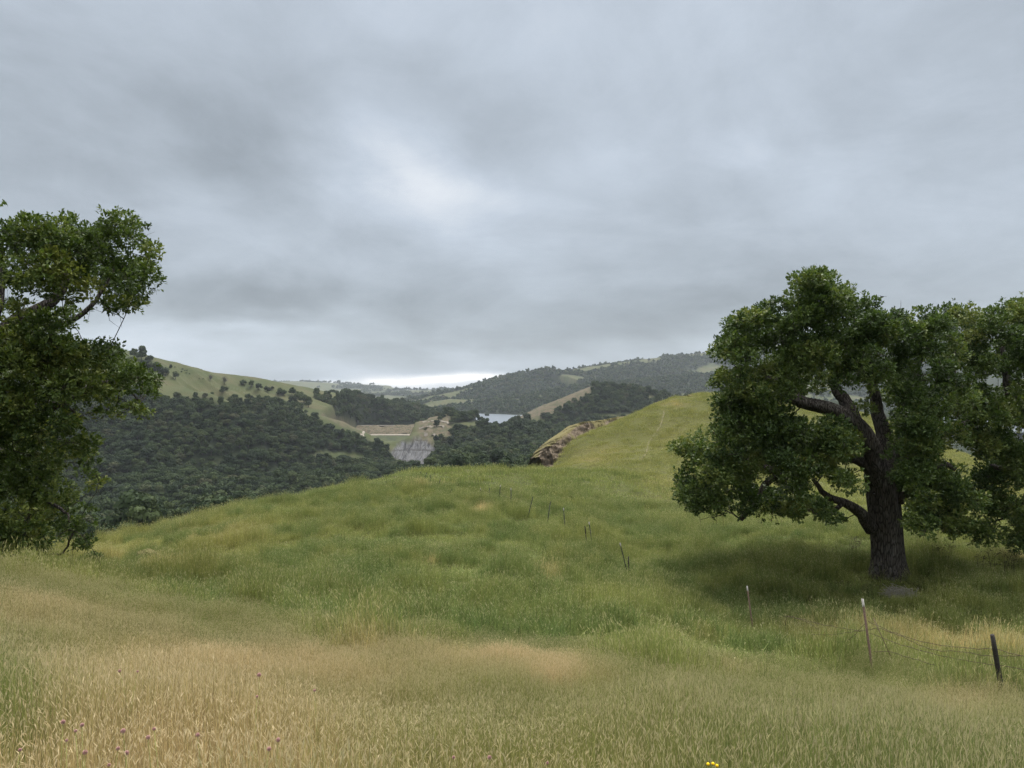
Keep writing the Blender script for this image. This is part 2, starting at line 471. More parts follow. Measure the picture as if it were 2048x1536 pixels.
def bare_amount(x, y, z):
    yy = np.maximum(y, 1); u, v = UV(x, yy, z)
    nz = fbm(x, y, 40, 3, 161)
    bare = np.zeros_like(u)
    # scar along the quarried crest
    d, zc, sd, tt = seg_dist(x, y, RID[5][0])
    um = np.interp(u, [1010, 1040, 1100, 1180, 1192], [849, 849, 832, 790, 773])
    scar = sstep(1008, 1030, u) * (1 - sstep(1178, 1192, u)) * sstep(0, 5, um - v + nz * 6) * (y > 1200) * (y < 1700)
    scar2 = np.exp(-((u - 1150) / 16) ** 2 - ((v - 804) / 9) ** 2) * .9 * (y > 1200) * (y < 1700)
    bare = np.maximum(bare, np.maximum(scar, scar2))
    # worn slope of the left abutment
    ab = np.exp(-((u - 690) / 55) ** 2 - ((v - 848 - (u - 690) * .42) / 12) ** 2) * (y > 1050) * (y < 1330)
    bare = np.maximum(bare, sstep(.35, .75, ab + nz * .25) * .75)
    # terraced cut at the right abutment
    tc = sstep(828, 846, u) * (1 - sstep(897, 908, u)) * sstep(826, 832, v) * (1 - sstep(868, 876, v)) * (y > 900) * (y < 1400)
    bare = np.maximum(bare, tc * .95)
    tc2 = sstep(818, 832, u) * (1 - sstep(862, 872, u)) * sstep(868, 872, v) * (1 - sstep(905, 915, v)) * (y > 900) * (y < 1400)
    bare = np.maximum(bare, tc2 * .7)
    rk = sstep(0, 6, u - np.interp(v, [878, 892, 908, 922, 940], [806, 790, 774, 790, 822]) + nz * 10) * (1 - sstep(-6, 2, u - np.interp(v, [878, 900, 940], [842, 872, 856]) + nz * 10)) * sstep(876, 884, v) * (y > 850) * (y < 1400)
    return np.clip(bare, 0, 1), np.clip(rk, 0, 1)

TREE_A = hit(1778, 1140, lift=.25)
TREE_A_Y = TREE_A[1]

front = np.radians(np.linspace(-46, 46, 760))
back = np.radians(np.linspace(46, 314, 70))[1:]
ang_near = np.concatenate([front, back])
MAT_G = mat_ground()
def near_attr(x, y, z):
    d, ol = patch(x, y, z)
    return {'dry': d, 'olive': ol, 'bare': np.zeros_like(d)}
me = polar_mesh(.4, 340, 430, ang_near, 'hill', MAT_G, near_attr)
hill = tag(obj('hill', me), 'rolling grassy hilltop in the foreground with a rounded knoll', 'hill', kind='structure')
def far_attr(x, y, z):
    b, r = bare_amount(x, y, z)
    return {'wood': forest_amount(x, y, z), 'bare': b, 'rock': r}
MAT_F = mat_far()
me = polar_mesh(335, 7400, 470, np.radians(np.linspace(-50, 50, 900)), 'terrain', MAT_F, far_attr)
terr = tag(obj('terrain', me), 'wooded valley and ranges of grassy hills around the reservoir', 'terrain', kind='structure')

# ------------------------------------------------------------------ reservoir
m, nt = new_mat('lake_water')
geo = nt.n('ShaderNodeNewGeometry').outputs['Position']
nz = nt.noise(geo, .25, 3)
finish(nt, (.115, .135, .16), .30, nz, .25, .3, .6)
gx, gy = np.meshgrid(np.linspace(-900, 1200, 30), np.linspace(1345, 3300, 30))
V = np.c_[gx.ravel(), gy.ravel(), np.full(gx.size, -90.5)]
i = np.arange(29)[:, None] * 30 + np.arange(29)[None]
q = np.stack([i, i + 1, i + 31, i + 30], -1).reshape(-1, 4)
tag(obj('lake', mesh_np('lake', V, q, [m])), 'grey blue reservoir between the wooded hills', 'lake', kind='structure')

# ------------------------------------------------------------------ tubes
def tube(path, rad, n=8, cap=True, wob=0.0, seed=0):
    """path (k,3), rad (k,) -> verts, quads, (caps appended as tri fan quads)"""
    path = np.asarray(path, float); rad = np.asarray(rad, float)
    k = len(path)
    tang = np.gradient(path, axis=0); tang /= np.linalg.norm(tang, axis=1)[:, None] + 1e-9
    ref = np.array([0.31, 0.95, 0.07]) if abs(tang[0][2]) > .6 else np.array([0.05, 0.1, 1.0])
    a = np.cross(tang, ref); a /= np.linalg.norm(a, axis=1)[:, None] + 1e-9
    b = np.cross(tang, a)
    th = np.linspace(0, 2 * np.pi, n, endpoint=False)
    rr = rad[:, None] * np.ones((1, n))
    if wob:
        rg = np.random.default_rng(seed)
        ph = rg.random(4) * 6.28
        for j, fr in enumerate((2, 3, 5, 7)):
            rr = rr * (1 + wob / (1 + j * .6) * np.sin(fr * th[None] + ph[j] + np.linspace(0, 1.2, k)[:, None] * (j - 1)))
    V = path[:, None] + rr[..., None] * (np.cos(th)[None, :, None] * a[:, None] + np.sin(th)[None, :, None] * b[:, None])
    V = V.reshape(-1, 3)
    i = np.arange(k - 1)[:, None] * n + np.arange(n)[None]
    j = np.arange(k - 1)[:, None] * n + (np.arange(n)[None] + 1) % n
    q = np.stack([i, j, j + n, i + n], -1).reshape(-1, 4)
    if cap:
        V = np.vstack([V, path[0:1], path[-1:]])
        c0, c1 = len(V) - 2, len(V) - 1
        t = np.arange(n); t2 = (t + 1) % n
        tri = np.vstack([np.c_[np.full(n, c0), t2, t], np.c_[np.full(n, c1), (k - 1) * n + t, (k - 1) * n + t2]])
    else: tri = np.zeros((0, 3), int)
    return V, q, tri

class Geo:
    def __init__(s): s.V = []; s.Q = []; s.T = []; s.n = 0; s.A = []
    def add(s, V, q=None, t=None, a=0.0):
        s.V.append(V)
        if q is not None and len(q): s.Q.append(np.asarray(q) + s.n)
        if t is not None and len(t): s.T.append(np.asarray(t) + s.n)
        s.A.append(np.full(len(V), a) if np.isscalar(a) else a)
        s.n += len(V)
    def tube(s, path, rad, n=8, **k):
        s.add(*tube(path, rad, n, **k))
    def mesh(s, name, mats, smooth=True, attr=None):
        fs = []
        if s.Q: fs.append(np.vstack(s.Q))
        if s.T: fs.append(np.vstack(s.T))
        return mesh_np(name, np.vstack(s.V), fs, mats, {attr: np.concatenate(s.A)} if attr else None, smooth)

def curve(pts, n):
    """Catmull-Rom through pts"""
    p = np.asarray(pts, float)
    p = np.vstack([2 * p[0] - p[1], p, 2 * p[-1] - p[-2]])
    m = len(p) - 3
    t = np.linspace(0, m - 1e-6, n); k = t.astype(int); f = (t - k)[:, None]
    a, b, c, d = p[k], p[k + 1], p[k + 2], p[k + 3]
    return .5 * (2 * b + (c - a) * f + (2 * a - 5 * b + 4 * c - d) * f ** 2 + (3 * b - a - 3 * c + d) * f ** 3)

def leaves(pos, dirs, size, rng, tone, per=6, spread=.03, aspect=.5, up=.35, jit=.62):
    """rosettes of diamond leaves; pos (n,3), dirs (n,3) outward"""
    n = len(pos)
    p = np.repeat(pos, per, 0) + rng.normal(0, spread, (n * per, 3))
    d = np.repeat(dirs, per, 0) + rng.normal(0, jit, (n * per, 3)); d /= np.linalg.norm(d, axis=1)[:, None] + 1e-9
    nr = np.repeat(dirs, per, 0) * .7 + rng.normal(0, .45, (n * per, 3)) + np.array([0, 0, up * 2])
    s = np.cross(d, nr); s /= np.linalg.norm(s, axis=1)[:, None] + 1e-9
    nn = np.cross(s, d)
    L = (size * rng.uniform(.7, 1.3, n * per))[:, None]
    v0 = p; v1 = p + d * L * .55 + s * L * aspect * .5 + nn * L * .10; v2 = p + d * L; v3 = p + d * L * .55 - s * L * aspect * .5 + nn * L * .10
    V = np.stack([v0, v1, v2, v3], 1).reshape(-1, 3)
    q = np.arange(n * per * 4).reshape(-1, 4)
    t = np.repeat(np.repeat(tone, per) + rng.normal(0, .08, n * per), 4)
    return V, q, np.clip(t, 0, 1)

# ------------------------------------------------------------------ hero oaks
def build_oak(name, label, limbs, blobs, base, Yc, depth, uc, uw, mats, seed, leafsize, per_clump, subs, twig_px=None, tone_shift=0.0):
    rng = np.random.default_rng(seed)
    root = empty(name, tuple(base))
    tag(root, label, 'tree', 'large valley oaks on the meadow')
    B = np.array(base)
    # skeleton nodes from the traced trunk and limbs
    nodes = []; par = []; fixr = []
    limb_geo = []
    for li, (pts, r0, r1) in enumerate(limbs):
        w = np.array([P(u, v, Yc + dy) for u, v, dy in pts])
        if li == 0: w[0] = [w[0][0], w[0][1], B[2] - .3]
        k = max(8, int(np.linalg.norm(np.diff(w, axis=0), axis=1).sum() / .22))
        c = curve(w, k)
        if li: c[2:] += np.cumsum(rng.normal(0, .022, (k - 2, 3)), axis=0) * np.array([1, 1, .8])
        rad = np.linspace(0, 1, k) ** .85 * (r1 - r0) + r0
        if li == 0:
            hgt = c[:, 2] - B[2]
            rad = rad * (1 + .45 * np.exp(-np.clip(hgt, 0, None) / .45))
        limb_geo.append((c, rad))
        for j in range(0, k):
            nodes.append(c[j]); fixr.append(rad[j])
    N = np.array(nodes); R = np.array(fixr)
    t_me = Geo(); c, rad = limb_geo[0]
    t_me.tube(c - B, rad, 28, wob=.09, seed=seed)
    obj('trunk', t_me.mesh('trunk', [mats[0]]), root)
    for c, rad in limb_geo[1:]:
        g = Geo(); g.tube(c - B, rad, 14, wob=.10, seed=seed + len(rad))
        obj('limb', g.mesh('limb', [mats[0]]), root)
    # leaf clumps
    cl = []
    for bl in blobs:
        u, v, rpx = bl[:3]; dens = bl[3] if len(bl) > 3 else 1.0; ton = (bl[4] if len(bl) > 4 else 0.0) + rng.normal(0, .11); ont = bl[5] if len(bl) > 5 else None
        f = max(0.0, 1 - ((u - uc) / uw) ** 2) ** .5
        D = depth * (.35 + .65 * f)
        r = rpx / F * Yc
        layers = [-.62, 0, .62] if D > 2.4 * r else [-.45, .45]
        if D < 1.3 * r: layers = [0]
        if ont is not None: layers = [ont / D]
        for ly in layers:
            dy = ly * D + rng.normal(0, .3)
            ctr = P(u, v, Yc) + np.array([0, dy, 0]) * 1.0
            ctr = P(u, v, Yc + dy) if abs(dy) < 9 else ctr
            ns = max(1, int(subs * dens * (r / 1.2) ** 1.6 + rng.random()))
            for _ in range(ns):
                d = rng.normal(0, 1, 3); d /= np.linalg.norm(d)
                d[2] = d[2] * .85 + .08
                cl.append(np.r_[ctr + d * r * rng.uniform(.30, .95), r, ton])
    cl = np.array(cl)
    gz = Z(cl[:, 0], cl[:, 1]); cl[:, 2] = np.maximum(cl[:, 2], gz + .55)
    # connect clumps to skeleton, nearest first
    d0 = np.sqrt(((cl[:, None, :3] - N[None]) ** 2).sum(-1)).min(1)
    order = np.argsort(d0)
    bg = Geo()
    NN = [N]; RR = [R]
    allN = N.copy(); allR = np.minimum(R, .12)
    for i in order:
        c = cl[i, :3]
        dd = np.sqrt(((allN - c) ** 2).sum(1))
        cost = dd + .5 * np.clip(allN[:, 2] - c[2] - .2, 0, None) - .6 * np.minimum(allR, .1) * 10 * .3
        j = int(np.argmin(cost))
        a = allN[j]; L = dd[j]
        if L < .25: continue
        k = max(4, int(L / .28))
        t = np.linspace(0, 1, k)[:, None]
        sag = np.array([0, 0, 1.0]) * (.10 * L * np.sin(np.pi * t))
        path = a + (c - a) * t + sag * rng.uniform(-.3, 1.3)
        path[1:-1] += np.cumsum(rng.normal(0, .035, (k - 2, 3)), 0) * min(1, L / 1.0)
        r0 = min(.85 * allR[j], .012 + .020 * L); r0 = max(r0, .012)
        rad = np.linspace(r0, .008, k)
        bg.tube(path - B, rad, 5, cap=False)
        allN = np.vstack([allN, path[1:]]); allR = np.r_[allR, rad[1:]]
    # fine twigs hanging at the clumps
    tw = rng.integers(0, len(cl), int(len(cl) * 1.6))
    for i in tw:
        c = cl[i, :3]; d = rng.normal(0, 1, 3); d[2] -= .35; d /= np.linalg.norm(d)
        L = rng.uniform(.35, .75)
        mid = c + d * L * .5 + rng.normal(0, .06, 3)
        bg.tube(np.array([c, mid, c + d * L + np.array([0, 0, -.06])]) - B, [.008, .006, .003], 3, cap=False)
    for pts in (twig_px or []):
        w = np.array([P(u, v, Yc + dy) for u, v, dy in pts]); c = curve(w, len(w) * 5)
        c[1:] += rng.normal(0, .018, (len(c) - 1, 3))
        bg.tube(c - B, np.linspace(.032, .008, len(c)), 5, cap=False)
        for q in range(len(w) * 2):
            j = rng.integers(len(c) // 3, len(c)); d = rng.normal(0, 1, 3); d /= np.linalg.norm(d)
            bg.tube(np.array([c[j], c[j] + d * .2, c[j] + d * .4 + [0, 0, -.08]]) - B, [.009, .006, .003], 3, cap=False)
    obj('branches', bg.mesh('branches', [mats[1]]), root)
    # leaves
    n = len(cl)
    cr = np.minimum(np.clip(rng.lognormal(-1.05, .32, n), .16, .62), np.maximum(.14, cl[:, 3] * .8))
    cnt = np.maximum(5, per_clump * (cr / .36) ** 1.7 * rng.uniform(.7, 1.2, n)).astype(int)
    idx = np.repeat(np.arange(n), cnt)
    d = rng.normal(0, 1, (len(idx), 3)); d /= np.linalg.norm(d, axis=1)[:, None]
    el = rng.uniform(.7, 1.5, (n, 3)) * np.array([1.1, 1.1, .72])
    rad = cr[idx] * rng.random(len(idx)) ** .33
    pos = cl[idx, :3] + d * rad[:, None] * el[idx]
    out = d * .8 + np.array([0, 0, .35]) + rng.normal(0, .2, d.shape)
    # stray sprays beyond the clumps
    ns = int(n * 2.2); j = rng.integers(0, n, ns); d3 = rng.normal(0, 1, (ns, 3)); d3 /= np.linalg.norm(d3, axis=1)[:, None]
    st = cl[j, :3] + d3 * (cr[j] * rng.uniform(1.0, 1.55, ns))[:, None]
    pos = np.vstack([pos, st]); out = np.vstack([out, d3 + [0, 0, .2]]); idx = np.r_[idx, j]
    out /= np.linalg.norm(out, axis=1)[:, None]
    ctone = np.clip(rng.normal(.42, .20, n) + tone_shift + cl[:, 4], 0, 1)
    keep = pos[:, 2] > Z(pos[:, 0], pos[:, 1]) + .12
    pos = pos[keep]; out = out[keep]; idx = idx[keep]
    rt_ = np.clip(ctone[idx] + rng.normal(0, .10, len(idx)), 0, 1)
    V, q, t = leaves(pos - B, out, leafsize, rng, rt_, per=7)
    obj('crown', mesh_np('crown', V, q, [mats[2]], {'tone': t}), root)
    return root

BARK = mat_bark('oak_bark', (.078, .068, .060), (.150, .134, .120), (.20, .19, .17))
TWIG = mat_bark('oak_twig_bark', (.055, .045, .038), (.11, .095, .08), (.16, .145, .12), 2.0)
LEAF_A = mat_leaf('oak_leaves', [(.034, .058, .018), (.055, .090, .026), (.082, .124, .034), (.120, .158, .044), (.170, .190, .056)])
LEAF_L = mat_leaf('oak_leaves_olive', [(.034, .056, .015), (.054, .086, .021), (.082, .120, .028), (.128, .160, .038), (.180, .198, .050)])

Y0 = TREE_A_Y
limbsA = [
 ([(1779,1150,0),(1775,1090,0),(1771,1030,0),(1767,985,0),(1764,945,0)], .58, .68),
 ([(1757,965,-.1),(1742,905,-.3),(1716,858,-.5),(1665,822,-.8),(1610,808,-1.0),(1578,792,-1.1),(1558,768,-1.2),(1530,740,-1.2)], .50, .13),
 ([(1718,866,-.4),(1696,812,-.1),(1672,778,.1),(1664,735,.2),(1650,670,.3),(1640,600,.2)], .33, .07),
 ([(1606,810,-1),(1590,768,-.6),(1588,725,-.4),(1560,680,-.2)], .24, .07),
 ([(1762,950,.4),(1768,870,.7),(1756,800,1.0),(1740,720,1.2),(1710,640,1.2)], .46, .08),
 ([(1775,950,.2),(1800,880,.5),(1815,790,.8),(1840,710,.8),(1875,650,.6)], .40, .07),
 ([(1788,975,-.2),(1822,915,-.7),(1870,872,-1.3),(1930,850,-1.7),(1960,820,-2)], .36, .09),
 ([(1795,1000,-.2),(1838,950,-1.0),(1885,925,-1.6),(1915,935,-2.0)], .26, .08),
 ([(1745,1060,-.2),(1715,1022,-.6),(1690,1003,-.9),(1655,990,-1.2),(1630,960,-1.4)], .26, .07),
 ([(1752,955,-.1),(1715,920,-.3),(1670,915,-.5),(1610,940,-.7),(1555,948,-.9),(1525,968,-1.1),(1508,1005,-1.2),(1476,1043,-1.3)], .27, .10),
 ([(1560,948,-.9),(1500,925,-1.1),(1440,920,-1.2),(1390,930,-1.2)], .17, .05),
 ([(1690,1003,-.9),(1650,1030,-1.2),(1610,1016,-1.4),(1590,1022,-1.5)], .10, .04),
]
blobsA = [(1738,800,32,.8,.03,-1.3),(1645,768,30,.8,0,-1.2),(1792,862,30,.9,.04,-1.3),(1560,745,36,.8),(1690,868,26,.8,.03,-1.6),(1735,742,40),(1690,742,32,.8),(1785,905,18,1,.05,-1.2),(1815,962,28,1,.05,-2.0),(1700,905,26,1,.04,-1.6),(1630,570,36),(1650,590,55),(1700,625,55),(1600,640,50),(1545,655,48),(1500,650,36),(1490,690,52),(1455,700,30),(1660,690,65),(1580,725,60),(1500,765,52),(1455,760,28),(1470,800,34),(1560,790,42,.7),(1720,690,55),(1640,765,42,.6,0,1.6),(1765,735,55),(1525,830,34),(1480,850,30),(1545,858,34),(1620,868,26),(1830,930,40),(1870,1010,38),(1832,1040,24),(1905,1050,30),(1850,830,44),(1740,660,44),(1600,700,50),(1380,985,34),(1432,1002,32),(1490,985,32),(1540,1002,26),(1600,1010,24),(1650,1022,20),(1500,835,40),(1560,850,38),(1620,880,38),(1690,885,34),(1560,930,40,1,0,-2.0),(1620,925,40,1,0,-2.2),(1680,940,34,1,0,-2.0),(1450,930,46,1,.05,-2.4),(1510,900,44,1,.05,-2.6),(1640,900,40,1,.08,-2.6),(1600,965,30,1,0,-2.2),(1840,960,44,1,.06,-2.2),(1880,880,50,1,.1,-2.6),
 (1400,905,38),(1372,892,22),(1455,885,52),(1525,885,55),(1600,885,48),(1655,870,34),(1400,960,36),(1450,950,48),(1390,1005,20),(1430,1010,20,.6),(1520,930,36),(1585,965,34,.8),(1560,1010,20),(1640,930,32,.8),(1640,1010,22),(1595,1025,14),(1665,1040,16),(1690,960,25,.7),
 (1808,652,36),(1768,672,26),(1835,690,52),(1790,800,50,.8,0,1.8),(1850,785,60),(1885,640,42),(1905,715,55),(1850,880,52),(1810,860,34,.8),(1885,960,46),(1835,1000,30),(1850,1045,28),(1920,1000,48),(1960,870,50),(1930,790,45)]
twA = [[(1510,1000,-1.2),(1480,1005,-1.4),(1440,1030,-1.5),(1400,1040,-1.5)],[(1450,1000,-1.3),(1410,1005,-1.4),(1370,1015,-1.5)],[(1540,990,-1.3),(1545,1020,-1.3),(1542,1045,-1.3)],[(1660,1000,-1.2),(1610,1020,-1.3),(1580,1020,-1.3)]]
tree_a = build_oak('oak_tree', 'spreading dark green oak with a thick furrowed trunk standing on the right meadow', limbsA, blobsA, TREE_A, Y0, 9.0, 1640, 330, (BARK, TWIG, LEAF_A), 3, .125, 46, 8.5, twA)

TREE_B = np.array([(2150 - 1024) / F * 33, 33, 0.0]); TREE_B[2] = ground(TREE_B[0], TREE_B[1])
limbsB = [
 ([(2150,1160,0),(2148,1080,0),(2140,1000,0),(2130,940,0)], .55, .5),
 ([(2135,980,-.2),(2080,955,-.8),(2030,940,-1.2),(1990,925,-1.5)], .30, .08),
 ([(2130,945,.2),(2085,860,.3),(2030,790,.3),(2012,740,.2),(2000,690,0)], .34, .07),
 ([(2132,945,0),(2150,840,.3),(2120,740,.4),(2060,670,.2)], .34, .07),
 ([(2085,860,.3),(2000,830,-.3),(1935,800,-.5),(1905,745,-.5),(1915,700,-.4)], .26, .09),
 ([(2135,950,.2),(2200,860,.5),(2260,780,.5)], .3, .08),
 ([(2080,955,-.8),(2040,1010,-1.4),(2010,1040,-1.6)], .14, .05),
]
blobsB = [(1950,655,38),(1995,645,30),(2035,625,34),(2010,720,55),(2070,700,65),(1950,720,42),(1960,820,52),(2040,820,68),(1990,910,50),(2050,940,60),(2000,1010,40),(2060,1040,48),(1965,960,36,.8),(1950,1060,30),(1920,1060,24),(2030,1080,26),(2120,640,60),(2130,760,80),(2200,720,85),(2220,840,90),(2140,900,80),(2190,980,80),(2120,1030,50),(2280,880,80),(2280,760,70)]
tree_b = build_oak('oak_tree', 'oak with brighter yellow green leaves cut off by the right edge of the photo', limbsB, blobsB, TREE_B, 33, 8.0, 2130, 330, (BARK, TWIG, LEAF_A), 5, .125, 44, 7.6, None, .10)

TREE_L = np.array([(-190 - 1024) / F * 22, 22, 0.0]); TREE_L[2] = ground(TREE_L[0], TREE_L[1])
limbsL = [
 ([(-190,1180,0),(-188,1080,0),(-184,990,0),(-176,900,0)], .62, .55),
 ([(-178,940,-.2),(-120,820,-.6),(-50,725,-.8),(10,668,-.9),(60,632,-.9),(112,603,-.9),(140,560,-.8),(130,510,-.7)], .38, .06),
 ([(60,632,-.9),(110,650,-1.0),(160,640,-1.0),(200,600,-1.0),(230,540,-.9)], .12, .04),
 ([(-176,930,-.2),(-90,840,-.8),(0,800,-1.2),(80,815,-1.4),(140,800,-1.5),(200,770,-1.5),(250,770,-1.5)], .32, .05),
 ([(-178,905,.3),(-150,720,.5),(-100,580,.5),(-40,505,.4),(20,470,.3)], .42, .06),
 ([(-178,905,.4),(-230,740,.8),(-280,600,1)], .4, .08),
 ([(-182,990,-.3),(-90,930,-1),(0,905,-1.5),(80,890,-1.7),(140,880,-1.7),(180,900,-1.7)], .24, .04),
 ([(-186,1050,-.2),(-90,1010,-1),(0,985,-1.6),(70,1000,-1.8),(130,1040,-1.8)], .2, .04),
 ([(-40,705,-.8),(0,600,-.4),(5,520,-.2),(0,470,-.2)], .2, .05),
]
blobsL = [(20,475,30),(75,468,36,.9),(55,440,14),(130,490,44),(195,485,42),(255,455,30),(290,500,22),(275,540,34),(230,550,40),(165,560,44),(90,550,46,.8),(25,565,34,.7),(262,590,22),(235,615,26),(130,625,24,.6),(60,660,30,.7),(100,672,30,.7),(60,690,20,.5),(30,620,24,.6),(115,702,34),(70,690,42),(0,690,44),(-50,530,44),(-70,640,70,.8),(-140,560,80),(135,440,15),(210,448,18),
 (30,720,52),(95,720,50),(160,705,38),(220,715,32),(255,755,36),(300,770,20),(200,775,40),(130,785,46),(50,800,52),(-40,770,75),(285,822,14,1,.15),(262,815,12,1,.15),(225,825,18,.7),(155,845,18,.7),(100,850,32),(30,875,46,1,.22,-2.6),(55,915,40,1,.24,-2.8),(15,930,34,1,.25,-2.8),(0,890,40,1,.1),(150,895,30),(180,935,24,1,.2),(195,965,14,1,.15),(100,945,30),(20,965,46),(105,1005,36),(140,1050,28),(60,1045,44),(0,1075,46),(165,1082,16),(90,1090,20),
 (-100,840,80),(-200,740,110),(-250,600,100),(-120,940,70),(-200,950,90),(-300,800,110),(-350,680,90),(-100,1040,60)]
twL = [[(150,1060,-1.8),(125,1105,-1.8),(90,1108,-1.8),(70,1120,-1.8)],[(120,790,-1.5),(150,830,-1.5),(165,870,-1.5)],[(70,930,-1.7),(75,990,-1.7),(60,1040,-1.7)],[(0,985,-1.9),(40,975,-1.9),(75,960,-1.9)],[(70,950,-1.9),(85,1000,-1.9),(88,1040,-1.9)],[(40,970,-1.9),(60,1010,-1.9),(50,1060,-1.9)]]
tree_l = build_oak('oak_tree', 'olive green oak drooping to the ground at the left edge of the photo', limbsL, blobsL, TREE_L, 22, 7.5, -130, 440, (BARK, TWIG, LEAF_L), 9, .110, 48, 9.2, twL, .02)

# ------------------------------------------------------------------ distant oak prototypes
FARLEAF = mat_farleaf()
def far_crown(seed, H=8.5, W=5.0, nb=17, per=120, leaf=.40):
    rng = np.random.default_rng(seed)
    g = Geo()
    ctr = []
    for _ in range(nb):
        a = rng.random() * 6.283; e = rng.random()
        rr = W * .68 * math.sqrt(1 - (e * .85) ** 2) * rng.uniform(.6, 1)
        ctr.append([rr * math.cos(a), rr * math.sin(a), H * .30 + e * H * .55 * rng.uniform(.8, 1.05)])
    ctr.append([0, 0, H * .55]); ctr = np.array(ctr)
    for c in ctr:
        br = rng.uniform(.26, .42) * W
        d = rng.normal(0, 1, (per, 3)); d /= np.linalg.norm(d, axis=1)[:, None]
        p = c + d * br * rng.uniform(.85, 1.03, (per, 1)) * np.array([1, 1, .8])
        nr = d + rng.normal(0, .38, (per, 3)); nr /= np.linalg.norm(nr, axis=1)[:, None]
        t = np.cross(nr, rng.normal(0, 1, (per, 3))); t /= np.linalg.norm(t, axis=1)[:, None]
        s = np.cross(nr, t); L = leaf * rng.uniform(.6, 1.3, (per, 1))
        V = np.stack([p - t * L, p + s * L * .8, p + t * L, p - s * L * .8], 1).reshape(-1, 3)
        tn = np.clip(rng.normal(.4, .25) + rng.normal(0, .2, per), 0, 1)
        g.add(V, np.arange(per * 4).reshape(-1, 4), None, np.repeat(tn, 4))
    k = g.n
    tv, tq, tt = tube(np.array([[0, 0, -1.5], [0, 0, H * .25], [.2, .1, H * .55]]), [.34, .28, .14], 6)
    nq = sum(len(q) for q in g.Q)
    g.add(tv, tq, None, 0.0)
    me = g.mesh('oak', [FARLEAF, TWIG], False, 'tone')
    mi = np.zeros(len(me.polygons), dtype=np.int32); mi[nq:] = 1
    me.polygons.foreach_set('material_index', mi)
    return me
PROTO = [far_crown(100 + i, H=[8.5, 9.5, 7.5, 10.5, 8, 9, 6.5][i], W=[4.8, 4.4, 5.0, 4.6, 5.6, 4.0, 4.6][i]) for i in range(7)]
PROTO_LO = [far_crown(200 + i, H=9, W=5.2, nb=8, per=16, leaf=1.25) for i in range(4)]

def gn_instancer(name, meshes, pts, rot, scl, var, attrs, link_mats=None):
    coll = bpy.data.collections.new(name + '_kinds')
    for i, me in enumerate(meshes):
        o = bpy.data.objects.new('%s_kind_%02d' % (name, i), me); coll.objects.link(o)
    a = dict(attrs); a['rot'] = rot; a['scl'] = scl; a['vari'] = var.astype(float)
    base = mesh_np(name, pts, [], [], a)
    o = obj(name, base)
    ng = bpy.data.node_groups.new(name + '_scatter', 'GeometryNodeTree')
    ng.interface.new_socket('Geometry', in_out='INPUT', socket_type='NodeSocketGeometry')
    ng.interface.new_socket('Geometry', in_out='OUTPUT', socket_type='NodeSocketGeometry')
    nd = ng.nodes; gi = nd.new('NodeGroupInput'); go = nd.new('NodeGroupOutput')
    ci = nd.new('GeometryNodeCollectionInfo'); ci.inputs['Collection'].default_value = coll
    ci.inputs['Separate Children'].default_value = True; ci.inputs['Reset Children'].default_value = True
    iop = nd.new('GeometryNodeInstanceOnPoints'); iop.inputs['Pick Instance'].default_value = True
    def na(nm, t):
        x = nd.new('GeometryNodeInputNamedAttribute'); x.data_type = t; x.inputs['Name'].default_value = nm
        return [s for s in x.outputs if s.enabled and s.name == 'Attribute'][0]
    ng.links.new(gi.outputs[0], iop.inputs['Points'])
    ng.links.new(ci.outputs[0], iop.inputs['Instance'])
    fi = nd.new('FunctionNodeFloatToInt'); ng.links.new(na('vari', 'FLOAT'), fi.inputs[0])
    ng.links.new(fi.outputs[0], iop.inputs['Instance Index'])
    ng.links.new(na('rot', 'FLOAT_VECTOR'), iop.inputs['Rotation'])
    ng.links.new(na('scl', 'FLOAT_VECTOR'), iop.inputs['Scale'])
    ng.links.new(iop.outputs[0], go.inputs[0])
    md = o.modifiers.new('scatter', 'NODES'); md.node_group = ng
    return o

# candidates: jittered grid in world space, spacing grows with distance
def candidates(y0, y1, sp, umin=-260, umax=2300):
    xs = np.arange((umin - 1024) / F * y1, (umax - 1024) / F * y1, sp); ys = np.arange(y0, y1, sp)
    X, Y = np.meshgrid(xs, ys); X = X.ravel() + RNG.uniform(-.45, .45, X.size) * sp; Y = Y.ravel() + RNG.uniform(-.45, .45, Y.size) * sp
    u = 1024 + F * X / Y
    k = (u > umin) & (u < umax)
    X, Y = X[k], Y[k]
    z = np.concatenate([Z(X[i:i + 60000], Y[i:i + 60000]) for i in range(0, len(X), 60000)]) if len(X) else X
    w = forest_amount(X, Y, z)
    k = (RNG.random(len(X)) < w) & ((z > -89) | (Y < 1345))
    return np.c_[X, Y, z][k]

def visible(Pt, h):
    """is the top of a tree h metres high seen over the ground in front of it"""
    T = Pt + np.array([0, 0, 1]) * h[:, None]
    ok = np.ones(len(T), bool)
    for f in np.concatenate([np.linspace(.02, .3, 20), np.linspace(.32, .985, 34)]):
        s = T * f
        ok &= Z(s[:, 0], s[:, 1]) < s[:, 2] + .3
    return ok

